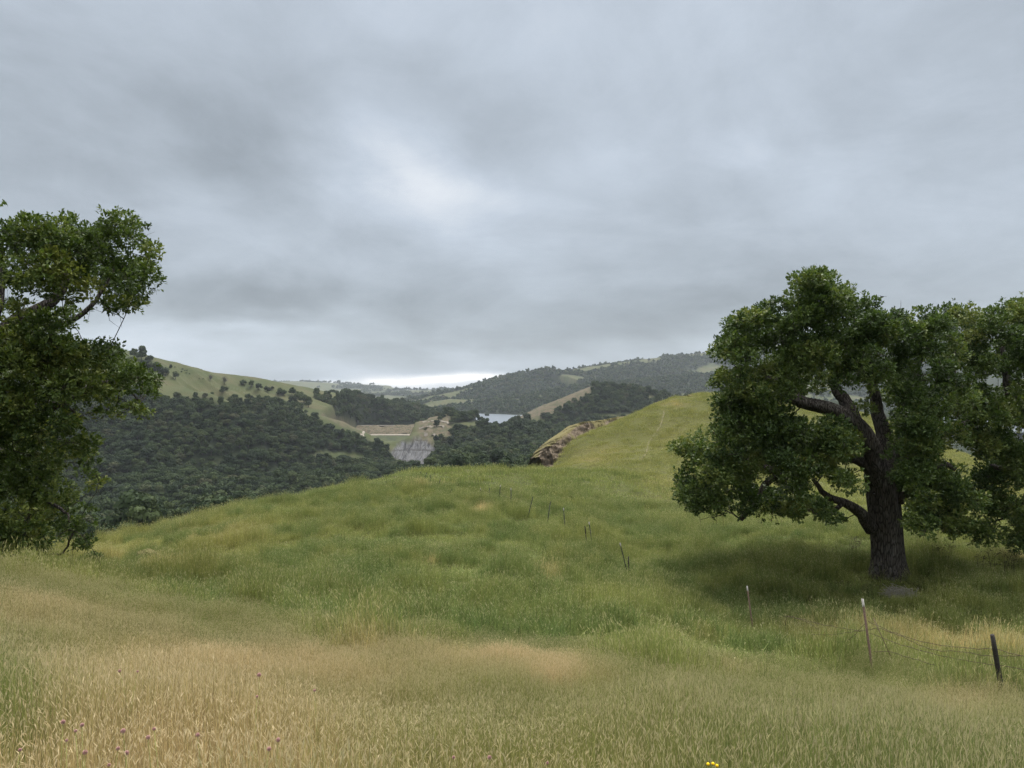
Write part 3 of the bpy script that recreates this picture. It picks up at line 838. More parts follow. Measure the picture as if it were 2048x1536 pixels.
C1 = candidates(190, 760, 7.0, -300, 1700)
C2 = candidates(760, 1750, 7.6, -300, 1600)
C3 = candidates(1750, 3000, 14, 400, 1900)
C4 = candidates(3000, 4300, 19, 400, 2000)
C5 = candidates(4300, 6900, 30, 300, 1300)
allc = []
for C, sc in ((C1, 1.30), (C2, 1.22), (C3, 1.25), (C4, 1.6), (C5, 2.1)):
    s = sc * np.clip(RNG.lognormal(-.05, .24, len(C)), .5, 1.6) * (1 + .25 * fbm(C[:, 0], C[:, 1], 60, 2, 171))
    allc.append(np.c_[C, s])
allc = np.vstack(allc)
vis = visible(allc[:, :3], allc[:, 3] * 8.5)
allc = allc[vis]
pu, pv = UV(allc[:, 0], allc[:, 1], allc[:, 2])
inframe = (pu > 40) & (pu < 1330)
size_px = allc[:, 3] / allc[:, 1]
rank = np.argsort(-np.where(inframe, size_px, 0))
ind = rank[:285]
rest = np.setdiff1d(np.arange(len(allc)), ind)

oakA = []
for k, i in enumerate(ind):
    x, y, z, s = allc[i]
    o = obj('oak_tree', PROTO[int(RNG.integers(0, 7))])
    o.location = (x, y, z - .3); o.rotation_euler = (RNG.normal(0, .05), RNG.normal(0, .05), RNG.uniform(0, 6.28))
    o.scale = (s * RNG.uniform(.85, 1.15), s * RNG.uniform(.85, 1.15), s * RNG.uniform(.85, 1.15))
    if 1024 + F * x / y < 870:
        tag(o, 'round dark green oak in the dense valley woodland below the meadow crest', 'tree', 'oaks of the valley woodland on the left')
    else:
        tag(o, 'round dark green oak in the hollow between the meadow crest and the middle knoll', 'tree', 'oaks in the hollow behind the meadow crest')
R_ = allc[rest]; n = len(R_)
isfar = R_[:, 1] > 1750
def forest_stuff(name, sel, protos, label):
    Q = R_[sel]; n = len(Q)
    rot = np.c_[RNG.normal(0, .05, n), RNG.normal(0, .05, n), RNG.uniform(0, 6.28, n)]
    scl = Q[:, 3:4] * RNG.uniform(.72, 1.30, (n, 3)) * np.array([1.08, 1.08, .95])
    o = gn_instancer(name, protos, Q[:, :3] - [0, 0, .3], rot, scl, RNG.integers(0, len(protos), n), {})
    tag(o, label, 'woodland', kind='stuff')
forest_stuff('woodland', (R_[:, 1] <= 1750), PROTO, 'dense dark oak woodland filling the valley and its slopes')
forest_stuff('far_woodland', isfar, PROTO_LO, 'hazy oak woods covering the long ridges beyond the reservoir')

def lone(u, v, wpx, label, group, var=None, hs=1.0, mesh=None, name='oak_tree', cat='tree', ymin=300):
    b = hit(u, v, ymin=ymin)
    me = mesh or PROTO[int(RNG.integers(0, 7)) if var is None else var]
    s = 1.22 * wpx / F * b[1] / 10.0
    o = obj(name, me); o.location = (b[0], b[1], b[2] - .2 * s)
    o.rotation_euler = (0, 0, RNG.uniform(0, 6.28)); o.scale = (s, s, s * hs)
    tag(o, label, cat, group); return o
GL = 'oaks scattered on the left grassy hillside'
for u, v, w, lb in [
 (268,716,20,'leftmost dark oak on the skyline of the left grassy hill'),
 (283,720,24,'broad dark oak in the skyline clump on the left grassy hill'),
 (299,722,16,'rightmost oak of the skyline clump on the left grassy hill'),
 (290,742,22,'oak just right of the drooping left tree, below the skyline clump'),
 (312,744,28,'tallest oak in the clump below the skyline oaks on the left hill'),
 (331,751,18,'lower right oak of the clump below the skyline oaks on the left hill'),
 (351,758,16,'single round oak standing alone on the open left hillside'),
 (342,737,7,'tiny dark shrub like oak high on the open left hillside'),
 (453,780,10,'small dark oak under the two pale thin crowned trees'),
 (444,786,12,'low oak between the pale trees and the upper woodland edge'),
 (487,770,13,'leftmost oak in the dark row on the middle of the left hillside'),
 (503,774,14,'second oak in the dark row on the middle of the left hillside'),
 (518,779,14,'right end oak in the dark row on the middle of the left hillside'),
 (534,784,14,'oak just below the right end of the dark hillside row'),
 (545,779,7,'small oak above the spur, right of the dark hillside row'),
 (562,790,20,'wide low oak on the grassy spur of the left hill'),
 (584,791,17,'tall oak at the head of the gully on the left hill'),
 (598,797,20,'oak in the middle of the gully on the left hill'),
 (608,806,20,'oak lower down the gully on the left hill'),
 (617,815,18,'lowest oak of the gully line on the left hill'),
 (634,797,18,'broad oak on the grass between gully and wooded spur'),
 (655,799,18,'oak at the top of the wooded spur behind the dam'),
]: lone(u, v, w, lb, GL, ymin=700)
GS = 'small bushes dotting the left grassy hillside'
for i, (u, v, w) in enumerate([(350,735,3.5),(365,739,4),(370,741,3.5),(374,741,3),(363,745,4.5),(373,746,3.5),(379,748,3.5),(399,757,3),(406,758,3)]):
    lone(u, v, w, 'tiny dark bush dotted on the upper left grassy hillside', GS, hs=.6, name='bush', cat='bush', ymin=700)
for u, v, w, lb in [(758,812,14,'small tree on the grass at the end of the left ridge'),(813,822,17,'umbrella shaped oak against the far arm of the lake'),(831,823,14,'low oak right of the umbrella shaped oak by the lake'),
    (946,834,17,'round oak standing out against the lake water'),(974,839,12,'low oak crown at the lower edge of the lake'),(1051,836,11,'oak at the foot of the bare scarred ridge'),(1055,843,16,'oak in the small clearing below the bare scar'),(1043,850,14,'oak left of the clearing below the bare scar'),
    (888,822,14,'oak on the top of the terraced knoll above the rock cut'),(899,822,16,'tallest oak crowning the knoll right of the dam'),(912,826,14,'oak on the right shoulder of the knoll crest'),
    (1270,787,10,'dark oak on the ridge skyline beside a pale green field'),(1309,792,14,'large dark oak standing before the pale field behind the knoll'),(1338,794,11,'dark oak close to the top of the grassy knoll'),(851,860,7,'lone shrub on the upper terrace of the rock cut')]:
    lone(u, v, w, lb, 'oaks around the dam and the lake', ymin=800)
for i, (u, v, w) in enumerate([(1190,772,9),(1200,772,9),(1212,775,9),(1224,776,9),(1236,780,10),(1248,782,10)]):
    lone(u, v, w, 'dark oak on the wooded crest right of the bare scar', 'oaks on the scarred ridge crest', ymin=1200)
# two pale, nearly bare trees
PALE, nt = new_mat('pale_budding_twigs'); finish(nt, (.16, .155, .11), .9)
def pale_tree():
    g = Geo(); rng = np.random.default_rng(77)
    g.tube(np.array([[0, 0, -1], [0, 0, 2.5], [.3, 0, 5]]), [.3, .25, .12], 6)
    for _ in range(130):
        a = rng.random() * 6.28; e = rng.uniform(.25, 1.35)
        st = np.array([0, 0, rng.uniform(1.5, 4.5)]); L = rng.uniform(2, 4.6)
        en = st + L * np.array([math.cos(a) * math.cos(e), math.sin(a) * math.cos(e), math.sin(e)])
        g.tube(np.array([st, (st + en) / 2 + rng.normal(0, .3, 3), en]), [.12, .09, .05], 4, cap=False)
    return g.mesh('pale_tree', [PALE])
PT = pale_tree()
lone(421,761,15,'pale grey thin crowned tree, left one of a pair on the left hillside','pale trees on the hillside',mesh=PT,name='pale_tree',ymin=700)
lone(449,768,18,'pale grey thin crowned tree, right one of a pair on the left hillside','pale trees on the hillside',mesh=PT,name='pale_tree',ymin=700)

# ------------------------------------------------------------------ dam
def grid_mesh(fn, ns, nt_, name, mats, smooth=False):
    s, t = np.meshgrid(np.linspace(0, 1, ns), np.linspace(0, 1, nt_))
    V = fn(s.ravel(), t.ravel())
    i = np.arange(nt_ - 1)[:, None] * ns + np.arange(ns - 1)[None]
    return mesh_np(name, V, np.stack([i, i + 1, i + ns + 1, i + ns], -1).reshape(-1, 4), mats, None, smooth)
def soilmat(name, a, b, c, sc, mixw=.7):
    m, nt = new_mat(name); geo = nt.n('ShaderNodeNewGeometry').outputs['Position']
    n1 = nt.noise(geo, sc, 6, .65); n2 = nt.noise(geo, sc * 4, 4, .7)
    col = nt.mix(n2, a, b); col = nt.mix(nt.ramp(n1, [(.48, 0), (.62, mixw)]), col, c)
    finish(nt, col, .95, n2, .6, .7); return m
M_DG = soilmat('dam_face_grass', (.050, .060, .032), (.078, .086, .042), (.036, .046, .028), .06)
M_DS = soilmat('dam_bare_earth', (.095, .078, .052), (.15, .122, .082), (.035, .042, .022), .30, .95)
M_RD = soilmat('pale_gravel', (.20, .18, .15), (.27, .24, .20), (.17, .145, .11), .3)
x0, x1 = -285.0, -150.0
dam = empty('dam', (0, 1290, -90)); D0 = np.array([0, 1290, -90])
tag(dam, 'low earth dam with grassed lower face and bare brown crest across the valley', 'dam')
def strip(pts, nm, mat, nx=50, nt_=8, rough=.8):
    pts = np.array(pts, float)
    def fn(s, t):
        k = t * (len(pts) - 1); i = np.minimum(k.astype(int), len(pts) - 2); f = k - i
        yz = pts[i] + (pts[i + 1] - pts[i]) * f[:, None]
        x = x0 + (x1 - x0) * s
        y = yz[:, 0] - 14 * (s - .5) ** 2; z = yz[:, 1] + fbm(x, y, 14, 3, 191) * rough
        return np.c_[x, y, z] - D0
    return obj(nm, grid_mesh(fn, nx, nt_, nm, [mat], False), dam)
strip([(1205, -125), (1284, -91.5)], 'lower_face', M_DG, 60, 24, 1.2)
strip([(1284, -91.4), (1297, -90.2)], 'berm_road', M_RD, 60, 4, .2)
strip([(1297, -90.1), (1312, -82), (1320, -78.5), (1328, -76.5)], 'upper_face', M_DS, 90, 16, 3.0)
strip([(1328, -76.4), (1342, -76.6), (1400, -100)], 'crest', M_RD, 50, 6, .3)
ribm = M_RD
def ribbon(pts, width, name, mat, label, cat, kind, lift=.05, n=60, ymin=1.5, taper=None):
    w = np.array([hit(u, v, ymin=ymin) for u, v in pts]) if len(pts[0]) == 2 else np.array(pts, float)
    c = curve(w, n)
    t = np.gradient(c[:, :2], axis=0); t /= np.linalg.norm(t, axis=1)[:, None] + 1e-9
    nrm = np.c_[-t[:, 1], t[:, 0]]
    rows = []
    for k in (-1, -.33, .33, 1):
        ww = width * .5 * k * (1 + .35 * np.sin(np.arange(n) * 1.7 + k))
        xy = c[:, :2] + nrm * np.asarray(ww).reshape(-1, 1)
        rows.append(np.c_[xy, Z(xy[:, 0], xy[:, 1]) + lift])
    V = np.stack(rows, 1).reshape(-1, 3)
    i = np.arange(n - 1)[:, None] * 4 + np.arange(3)[None]
    q = np.stack([i, i + 1, i + 5, i + 4], -1).reshape(-1, 4)
    o = obj(name, mesh_np(name, V, q, [mat], None, True)); tag(o, label, cat, kind=kind); return o
ribbon([(722,868),(727,865),(733,861)], 3.0, 'road', M_RD, 'pale gravel track at the left end of the dam', 'road', 'structure', .5, 40, 900)
ribbon([(845,844),(865,842),(890,845),(897,848)], 3.0, 'road', M_RD, 'pale uppermost bench track of the terraced cut', 'road', 'structure', .8, 40, 900)
ribbon([(838,857),(860,854),(888,855)], 3.0, 'road', M_RD, 'pale middle bench track of the terraced cut', 'road', 'structure', .8, 40, 900)
ribbon([(848,869),(860,871),(872,873)], 3.5, 'road', M_RD, 'bright lower bench track of the terraced cut', 'road', 'structure', .8, 40, 900)

# ------------------------------------------------------------------ craggy rock knoll behind the meadow
m, nt = new_mat('lichen_rock')
geo = nt.n('ShaderNodeNewGeometry').outputs['Position']
n1 = nt.noise(geo, .35, 7, .7, .6); n2 = nt.noise(geo, 1.4, 5, .7); n3 = nt.noise(geo, .16, 4)
c = nt.ramp(n2, [(.30, (.045, .035, .025)), (.46, (.130, .100, .068)), (.62, (.20, .16, .115)), (.75, (.28, .25, .20))])
nz = nt.n('ShaderNodeSeparateXYZ', i={0: nt.n('ShaderNodeNewGeometry').outputs['Normal']}).outputs[2]
c = nt.mix(nt.ramp(nt.math('ADD', nt.attr('rocky'), nt.math('MULTIPLY', nt.math('SUBTRACT', n1, .5), .6)), [(.36, 0), (.66, 1)]), nt.mix(n1, (.105, .105, .036), (.20, .16, .078)), c)
finish(nt, c, .95, n2, .5, 1.0)
M_ROCK = m
cr = np.array([P(*p) for p in [(1078,914,236),(1090,896,238),(1112,878,242),(1138,860,246),(1158,846,250),(1182,842,252),(1215,838,255),(1250,832,262),(1300,838,275),(1360,846,290)]])
crc = curve(cr, 140)
def rockfn(s, t):
    k = (s * 139).astype(int); c = crc[k]
    # t 0..1 : foot on our side, brow, back slope
    d = np.interp(t, [0, .30, .52, .60, 1], [-60, -20, -1.6, 0, 34]); dz = np.interp(t, [0, .30, .45, .52, .60, .72, 1], [-31, -13, -4.6, -.7, 0, -1.5, -24])
    x = c[:, 0] + d * -.25; y = c[:, 1] + d
    rough = np.interp(t, [0, .1, .5, .58, .62, 1], [.25, .3, .62, .5, .1, .4]) * (.6 + 1.2 * np.exp(-(s / .14) ** 2))
    cl = .45 + 1.3 * np.clip(fbm(s * 90, t * 30, 16, 2, 203) + .35 * (s < .22), 0, 1)
    rough = rough * cl
    z = c[:, 2] + dz
    n = fbm(x + .4 * y, z * 1.6 + .7 * y, 5.5, 5, 201, .62); n2 = np.abs(fbm(x - .5 * z, z * 1.3 + y, 3.2, 4, 211))
    y = y - (n * 3.0 + n2 * 2.4) * rough
    z = z + n * rough * 1.3
    return np.c_[x, y, z]
rme = grid_mesh(rockfn, 260, 150, 'rock_outcrop', [M_ROCK], False)
_s, _t = [q.ravel() for q in np.meshgrid(np.linspace(0, 1, 260), np.linspace(0, 1, 150))]
rk_ = np.clip(np.exp(-((_t - .50) / .055) ** 2) * (.9 - .5 * _s) + np.exp(-(_s / .12) ** 2) * (_t < .62) + .9 * fbm(_s * 60, _t * 40, 5, 4, 281), 0, 1)
_a = rme.attributes.new('rocky', 'FLOAT', 'POINT'); _a.data.foreach_set('value', rk_.astype(np.float32))
ro = obj('rock_outcrop', rme)
tag(ro, 'brown craggy rock outcrop with a grassy brow behind the near crest', 'rock outcrop')

def rock_mesh(seed, sx, sy, sz):
    import bmesh
    bm = bmesh.new(); bmesh.ops.create_icosphere(bm, subdivisions=3, radius=1)
    rg = np.random.default_rng(seed); off = rg.random(3) * 50
    for vv in bm.verts:
        c = vv.co
        n = float(fbm(np.array([c.x + off[0] + c.z]), np.array([c.y + off[1] - c.z * .7]), 1.1, 3, seed)[0])
        vv.co = c * (1 + .55 * n)
        vv.co.x *= sx; vv.co.y *= sy; vv.co.z *= sz
    me = bpy.data.meshes.new('rock'); bm.to_mesh(me); bm.free(); me.materials.append(M_ROCK); return me
for i, (u, v, w, lb) in enumerate([(1368,794,9,'low grey rock at the left of the knoll summit'),(1381,792,11,'broad grey rock in the middle of the knoll summit'),(1396,791,8,'small grey rock right of the middle on the knoll summit')]):
    b = hit(u, v, ymin=120); s = w / F * b[1] * .5
    o = obj('rock', rock_mesh(300 + i, s, s * .8, s * .45)); o.location = b; tag(o, lb, 'rock', 'rocks on the knoll summit')
b = hit(290, 1119, ymin=20); s = .34
o = obj('rock', rock_mesh(310, s * 1.3, s, s * .8)); o.location = b + [0, 0, .2]; tag(o, 'flat grey rock in the tan grass of the left slope', 'rock')

# narrow trail climbing the knoll
M_TR = soilmat('worn_trail', (.135, .128, .062), (.20, .175, .098), (.11, .115, .04), .5, .95)
trail = [(1328,822),(1327,832),(1322,848),(1315,862),(1306,874),(1298,884),(1294,900),(1290,912),(1281,922)]
tr_pts = np.array([hit(u, v, ymin=110) for u, v in trail])
ribbon(tr_pts, .28, 'path', M_TR, 'narrow worn footpath climbing the grassy knoll', 'path', 'structure', .12, 120)

# ------------------------------------------------------------------ fence
def metal(name, a, b, rough=.8):
    m, nt = new_mat(name); geo = nt.n('ShaderNodeNewGeometry').outputs['Position']
    n = nt.noise(geo, 30, 5, .7); finish(nt, nt.mix(nt.ramp(n, [(.35, 0), (.65, 1)]), a, b), rough, n, .004, .6, .3); return m
M_RUST = metal('rusted_steel', (.085, .058, .042), (.16, .11, .075))
M_GRN = metal('dark_green_painted_steel', (.022, .030, .024), (.05, .055, .035))
M_WHT = metal('chipped_white_paint', (.44, .43, .40), (.28, .26, .235))
M_WOOD = metal('weathered_black_wood', (.018, .016, .015), (.05, .045, .04), .95)
def t_post(L, mat, tip, stud=True, w=.045):
    """T section steel post along +Z from -.35"""
    a, t = w * .5, .006
    prof = np.array([(-a, -t), (a, -t), (a, t), (t, t), (t, w * .95), (-t, w * .95), (-t, t), (-a, t)])
    def ext(z0, z1, grow=0):
        p = prof * (1 + grow); n = len(p)
        V = np.vstack([np.c_[p, np.full(n, z0)], np.c_[p, np.full(n, z1)]])
        q = np.array([[i, (i + 1) % n, n + (i + 1) % n, n + i] for i in range(n)])
        tr = np.array([[n + 0, n + 1, n + 2], [n + 0, n + 2, n + 7], [n + 3, n + 4, n + 5], [n + 3, n + 5, n + 6], [n+7, n+2, n+3], [n+7,n+3,n+6]])
        return V, q, tr
    g = Geo(); g.add(*ext(-.45, L - (tip or 0)))
    if stud:
        for z in np.arange(.25, L - .1, .055):
            V, q, tr = tube(np.array([[0, -t, z], [0, -t - .010, z]]), [.010, .007], 5); g.add(V, q, tr)
    shaft = g.mesh('shaft', [mat], False); tipm = None
    if tip:
        g = Geo(); g.add(*ext(L - tip, L, .04)); tipm = g.mesh('white_tip', [M_WHT], False)
    return shaft, tipm
def wood_post(L, w):
    g = Geo(); k = 8; z = np.linspace(-.45, L, k)
    path = np.c_[np.random.default_rng(5).normal(0, .006, k), np.random.default_rng(6).normal(0, .006, k), z]
    rad = np.full(k, w * .5); rad[-1] *= .86
    g.tube(path, rad, 9, wob=.10, seed=4); return g.mesh('shaft', [M_WOOD], False)
GP = 'posts of the derelict meadow fence'
POSTS = [ # top, base, kind, label
 ((1725,1198),(1747,1309),'rust','rusty steel post with white tip and wires, beside the wooden post'),
 ((1986,1270),(2009,1366),'wood','thick black wooden post leaning left near the right edge'),
 ((1494,1172),(1507,1238),'rust','rusty white tipped post alone in green grass left of the oak'),
 ((1240,1086),(1257,1136),'green','strongly leaning white tipped post touching a short black stake'),
 ((1257,1113),(1258,1152),'dark','short black stake crossed by a leaning white tipped post'),
 ((1178,1044),(1186,1090),'green','thin white tipped post, right one of a close pair'),
 ((1170,1052),(1174,1090),'dark','dark thick stake, left one of a close pair'),
 ((1127,1016),(1131,1057),'green','upright white tipped post just before the close pair'),
 ((1101,1003),(1094,1041),'greenx','dark post leaning right between two other lone posts'),
 ((1066,993),(1055,1028),'greenx','most strongly right leaning dark post on the middle meadow'),
 ((1022,976),(1022,1012),'green','vertical white tipped post at the right end of the far post row'),
 ((1001,970),(998,997),'green','white tipped post second from the right in the far post row'),
 ((979,976),(978,995),'greenx','dark upright post in the middle of the far post row'),
 ((961,976),(961,993),'green','white tipped post second from the left in the far post row'),
 ((946,984),(945,994),'green','shortest white tipped post at the left end of the far post row'),
 ((904,978),(897,990),'greenx','small slanted post at the lower end of the crest line posts'),
 ((881,959),(875,974),'greenx','slanted post below the meadow crest, right of its neighbour'),
 ((862,950),(859,965),'greenx','thin post just below the left meadow crest'),
 ((853,945),(851,956),'greenx','tiny post near the skyline of the meadow crest'),
 ((842,943),(840,951),'greenx','farthest tiny post on the left meadow crest'),
]
post_top = []
for i, ((ut, vt), (ub, vb), kind, lb) in enumerate(POSTS):
    b = hit(ub, vb, lift=.46 if vb > 1300 else .42 if vb > 1130 else (.30 if vb > 1000 else .12))
    tY = b[1] - (.05 if i % 2 else -.1)
    top = P(ut, vt, tY)
    ax = top - b; L = float(np.linalg.norm(ax))
    rt = empty('fence_post', tuple(b - .0 * ax)); rt.rotation_mode = 'QUATERNION'
    rt.rotation_quaternion = Vector((0, 0, 1)).rotation_difference(Vector(ax))
    tag(rt, lb, 'fence post', GP)
    if kind == 'wood': obj('shaft', wood_post(L, .085), rt)
    elif kind == 'dark': obj('shaft', wood_post(L, .06), rt)
    else:
        sh, tp = t_post(L, M_RUST if kind == 'rust' else M_GRN, min(.15, L * .15) if kind != 'greenx' else 0, i < 4, .045 if i < 4 else .055)
        obj('shaft', sh, rt)
        if tp: obj('white_tip', tp, rt)
    post_top.append((b, top))
M_WIRE = metal('rusty_wire', (.06, .04, .03), (.12, .085, .06))
def on_post(i, f): b, t = post_top[i]; return b + (t - b) * f
def wire(pts, label, sag=0, barbs=True, r=.0048):
    g = Geo(); p = np.array(pts, float); n = int(np.linalg.norm(np.diff(p, axis=0), axis=1).sum() / .12) + 6
    c = curve(p, n); c[1:-1] += RNG.normal(0, .006, (n - 2, 3))
    g.tube(c, np.full(n, r), 4)
    if barbs:
        for j in range(2, n - 1):
            if j % 2 == 0:
                d = RNG.normal(0, 1, 3); d /= np.linalg.norm(d)
                g.tube(np.array([c[j] - d * .02, c[j] + d * .02]), [.003, .002], 3)
    o = obj('barbed_wire', g.mesh('barbed_wire', [M_WIRE])); tag(o, label, 'barbed wire', 'slack strands of the derelict fence'); return o
def px(u, v, Y): return P(u, v, Y)
Yp = post_top[0][0][1]; Yw = post_top[1][0][1]
def yb(u): return float(np.interp(u, [1500, 1737, 1998, 2100], [19, Yp, Yw, Yw - .9]))
def W(*uv): return [P(u, v, yb(u)) for u, v in uv]
wire(W((1735,1241),(1760,1254),(1800,1269),(1850,1285),(1900,1293),(1950,1297),(1995,1299),(2030,1309),(2080,1314)), 'top barbed strand sagging from rusty post to black wooden post')
wire(W((1610,1268),(1660,1269),(1700,1264),(1735,1260),(1760,1258),(1800,1272),(1860,1298),(1920,1303),(1980,1312),(2040,1311)), 'middle barbed strand running loosely past both nearest posts')
wire(W((1740,1267),(1780,1282),(1840,1301),(1900,1315),(1960,1326),(2005,1332),(2080,1344)), 'lowest barbed strand between rusty post and wooden post')
wire(W((1566,1232),(1600,1238),(1650,1250),(1700,1259),(1725,1263)), 'slack strand trailing left from rusty post over tan grass')
wire(W((1665,1284),(1690,1282),(1710,1268),(1733,1243)), 'looped strand curling down left of the rusty post')
wire(W((1571,1250),(1574,1234),(1580,1232),(1610,1242),(1640,1260)), 'bent end of broken strand sticking up in the grass')
wire(W((1747,1303),(1780,1304),(1820,1316),(1870,1330)), 'fallen strand in the grass right of the rusty post base')
g = Geo(); a, b_ = P(1747,1236,Yp - .2), P(1781,1312,Yp - .5)
g.tube(np.array([a, (a + b_) / 2, b_]), [.007, .007, .007], 6)
o = obj('steel_stay', g.mesh('steel_stay', [M_RUST])); tag(o, 'thin leaning rod among the wires right of the rusty post', 'rod')
# wires of the far row
for i0, i1, f, lb in [(10,11,.55,'thin strand between the two right posts of the far row'),(11,13,.7,'thin strand drooping across the middle of the far post row')]:
    A, Bp = on_post(i0, f), on_post(i1, f); wire([A, (A + Bp) / 2 + [0, 0, -.12], Bp], lb, barbs=False, r=.008)

# ------------------------------------------------------------------ dead brush heaps, bush, weeds
M_DEAD = soilmat('bleached_dead_sticks', (.36, .34, .28), (.54, .51, .44), (.30, .28, .22), 3)
def brush(u, v, w, h, n, label, seed):
    b = hit(u, v); rg = np.random.default_rng(seed); g = Geo()
    for _ in range(n):
        r = w * .5 * math.sqrt(rg.random()); a = rg.random() * 6.28
        c = np.array([r * math.cos(a), r * math.sin(a) * .7, h * (1 - (r / (w * .5)) ** 2) * rg.random() + .05])
        d = rg.normal(0, 1, 3); d[2] *= .35; d /= np.linalg.norm(d); L = rg.uniform(.12, .4)
        p = np.array([c - d * L, c + rg.normal(0, .03, 3), c + d * L]); p[:, 2] = np.maximum(p[:, 2], .02)
        g.tube(p, [.008, .010, .005], 4)
    o = obj('brush_heap', g.mesh('brush_heap', [M_DEAD])); o.location = b; tag(o, label, 'brush heap'); return b
BR1 = brush(1800, 1192, 1.2, .30, 200, 'grey heap of dead sticks in front of the big oak trunk', 1)
BR2 = brush(1733, 1302, .5, .24, 90, 'small grey clump of dead sticks at the rusty post base', 2)
M_BUSH = mat_leaf('bush_leaves', [(.03, .05, .014), (.05, .085, .02), (.08, .12, .03)])
b = hit(183, 1132, ymin=18); rg = np.random.default_rng(15)
pos = rg.normal(0, 1, (260, 3)); pos /= np.linalg.norm(pos, axis=1)[:, None]; pos *= rg.random((260, 1)) ** .4 * np.array([.45, .4, .3]); pos[:, 2] = np.abs(pos[:, 2]) + .25
V, q, t = leaves(pos, pos, .08, rg, rg.normal(.45, .2, 260), 6, .05)
rt = empty('bush', tuple(b)); tag(rt, 'small dark green bush in the pale grass below the left oak', 'bush')
obj('foliage', mesh_np('foliage', V, q, [M_BUSH], {'tone': t}), rt)
g = Geo()
for _ in range(14):
    e = pos[rg.integers(0, 260)]; g.tube(np.array([[0, 0, -.05], e * .5, e]), [.01, .008, .004], 4)
obj('stem', g.mesh('stem', [TWIG]), rt)
M_WEED, nt = new_mat('dry_weed_stalk'); finish(nt, (.10, .095, .055), .9)
def weed_mesh(seed, h):
    rg = np.random.default_rng(seed); g = Geo()
    for s in range(3):
        top = np.array([rg.normal(0, .16), rg.normal(0, .16), h * rg.uniform(.75, 1.05)]); mid = top * .5 + rg.normal(0, .04, 3)
        g.tube(np.array([[0, 0, -.05], mid, top]), [.010, .008, .004], 4)
        for k in range(7):
            f = rg.uniform(.4, 1); p0 = mid + (top - mid) * (f * 2 - 1) if f > .5 else mid * f * 2
            d = rg.normal(0, 1, 3); d[2] = abs(d[2]) * .6; d /= np.linalg.norm(d); p1 = p0 + d * .2
            g.tube(np.array([p0, p1]), [.006, .004], 3)
            V, q, t_ = tube(np.array([p1, p1 + d * .035, p1 + d * .07]), [.008, .020, .006], 5); g.add(V, q, t_)
    return g.mesh('weed', [M_WEED])
for i, (u, v, h, lb) in enumerate([(1703,1103,.75,'dark branching weed just left of the big oak trunk'),(1716,1098,.6,'short dark weed close against the big oak trunk'),(1880,1122,.6,'dark weed stalk, first one right of the big oak trunk'),(1900,1118,.8,'dark weed stalk under the low right oak branches'),(1962,1142,.75,'leftmost of the tall dark weeds near the right edge'),(1985,1150,.95,'tallest dark weed in the group near the right edge'),(2008,1150,.9,'forked dark weed in the group near the right edge'),(2028,1148,.7,'rightmost dark weed beside the right edge')]):
    b = hit(u, v + 8); o = obj('weed', weed_mesh(400 + i, h + .25)); o.location = b; tag(o, lb, 'weed', 'dark dried weeds around the big oak')

# ------------------------------------------------------------------ flowers
M_STEM, nt = new_mat('flower_stem'); finish(nt, (.24, .24, .08), .8)
M_PINK, nt = new_mat('clover_petals'); g_ = nt.n('ShaderNodeNewGeometry').outputs['Position']
finish(nt, nt.mix(nt.noise(g_, 90, 2), (.34, .17, .165), (.47, .31, .27)), .8)
M_YEL, nt = new_mat('yellow_petals'); finish(nt, (.85, .55, .02), .7)
def clover(seed, h, r):
    rg = np.random.default_rng(seed); g = Geo()
    tp = np.array([rg.normal(0, .03), rg.normal(0, .03), 0])
    g.tube(np.array([[tp[0] * 2, tp[1] * 2, -h], [tp[0], tp[1], -h * .5], [0, 0, 0]]), [.0016, .0013, .0012], 5)
    st = g.mesh('stem', [M_STEM]); g = Geo(); n = 46
    for k in range(n):
        z = 1 - 2 * (k + .5) / n; a = k * 2.4
        d = np.array([math.sqrt(1 - z * z) * math.cos(a), math.sqrt(1 - z * z) * math.sin(a), z])
        d2 = d + [0, 0, .5]; d2 /= np.linalg.norm(d2)
        V, q, t_ = tube(np.array([d * r * .3, d * r * .5 + d2 * r * .35, d * r * .5 + d2 * r * .8]), [r * .10, r * .22, r * .06], 4); g.add(V, q, t_)
    return st, g.mesh('flower_head', [M_PINK])
CL = [(277,1288,'tiny mauve clover'),(333,1288,'mauve clover'),(518,1350,'tall mauve clover spike'),(514,1393,'dark mauve clover'),(126,1444,'pink clover'),(151,1462,'deep pink clover'),(164,1450,'bright pink clover'),(246,1462,'pale pink clover'),(308,1458,'mauve clover'),(296,1475,'pale mauve clover'),(133,1481,'magenta clover'),(236,1497,'pink clover'),(253,1506,'pale clover'),(218,1530,'pink clover'),(538,1498,'mauve clover'),(275,1343,'dark clover'),(239,1342,'brownish clover'),(556,1480,'faded clover'),(907,1515,'mauve clover'),(979,1515,'mauve clover'),(1095,1526,'mauve clover'),(629,1381,'dark clover'),(170,1505,'pale clover'),(40,1500,'pink clover'),(395,1470,'faded clover')]
POSW = ['in brown grass above the left green patch','right of its twin in the upper brown grass','standing above the brown grass left of centre','low beneath the tall spike left of centre','at the left of the pink bottom left cluster','in the middle of the pink bottom left cluster','at the right of the pink bottom left cluster','right of the pink cluster near the pale oat tuft','highest right of the pale oat tuft','just below another right of the oat tuft','lower left of the pink bottom cluster','low beneath the pale oat tuft','beside a pale seed head at bottom left','at the very bottom edge left','alone at the bottom left of centre','alone in the middle of the left brown grass','left of its twin in the left brown grass','above its neighbour at bottom left of centre','left one of two at the bottom centre','right one of two at the bottom centre','at the bottom edge right of centre','alone in brown grass left of the tan stripe','between the pink cluster and the bottom edge','in the bottom left corner','midway between oat tuft and bottom spike']
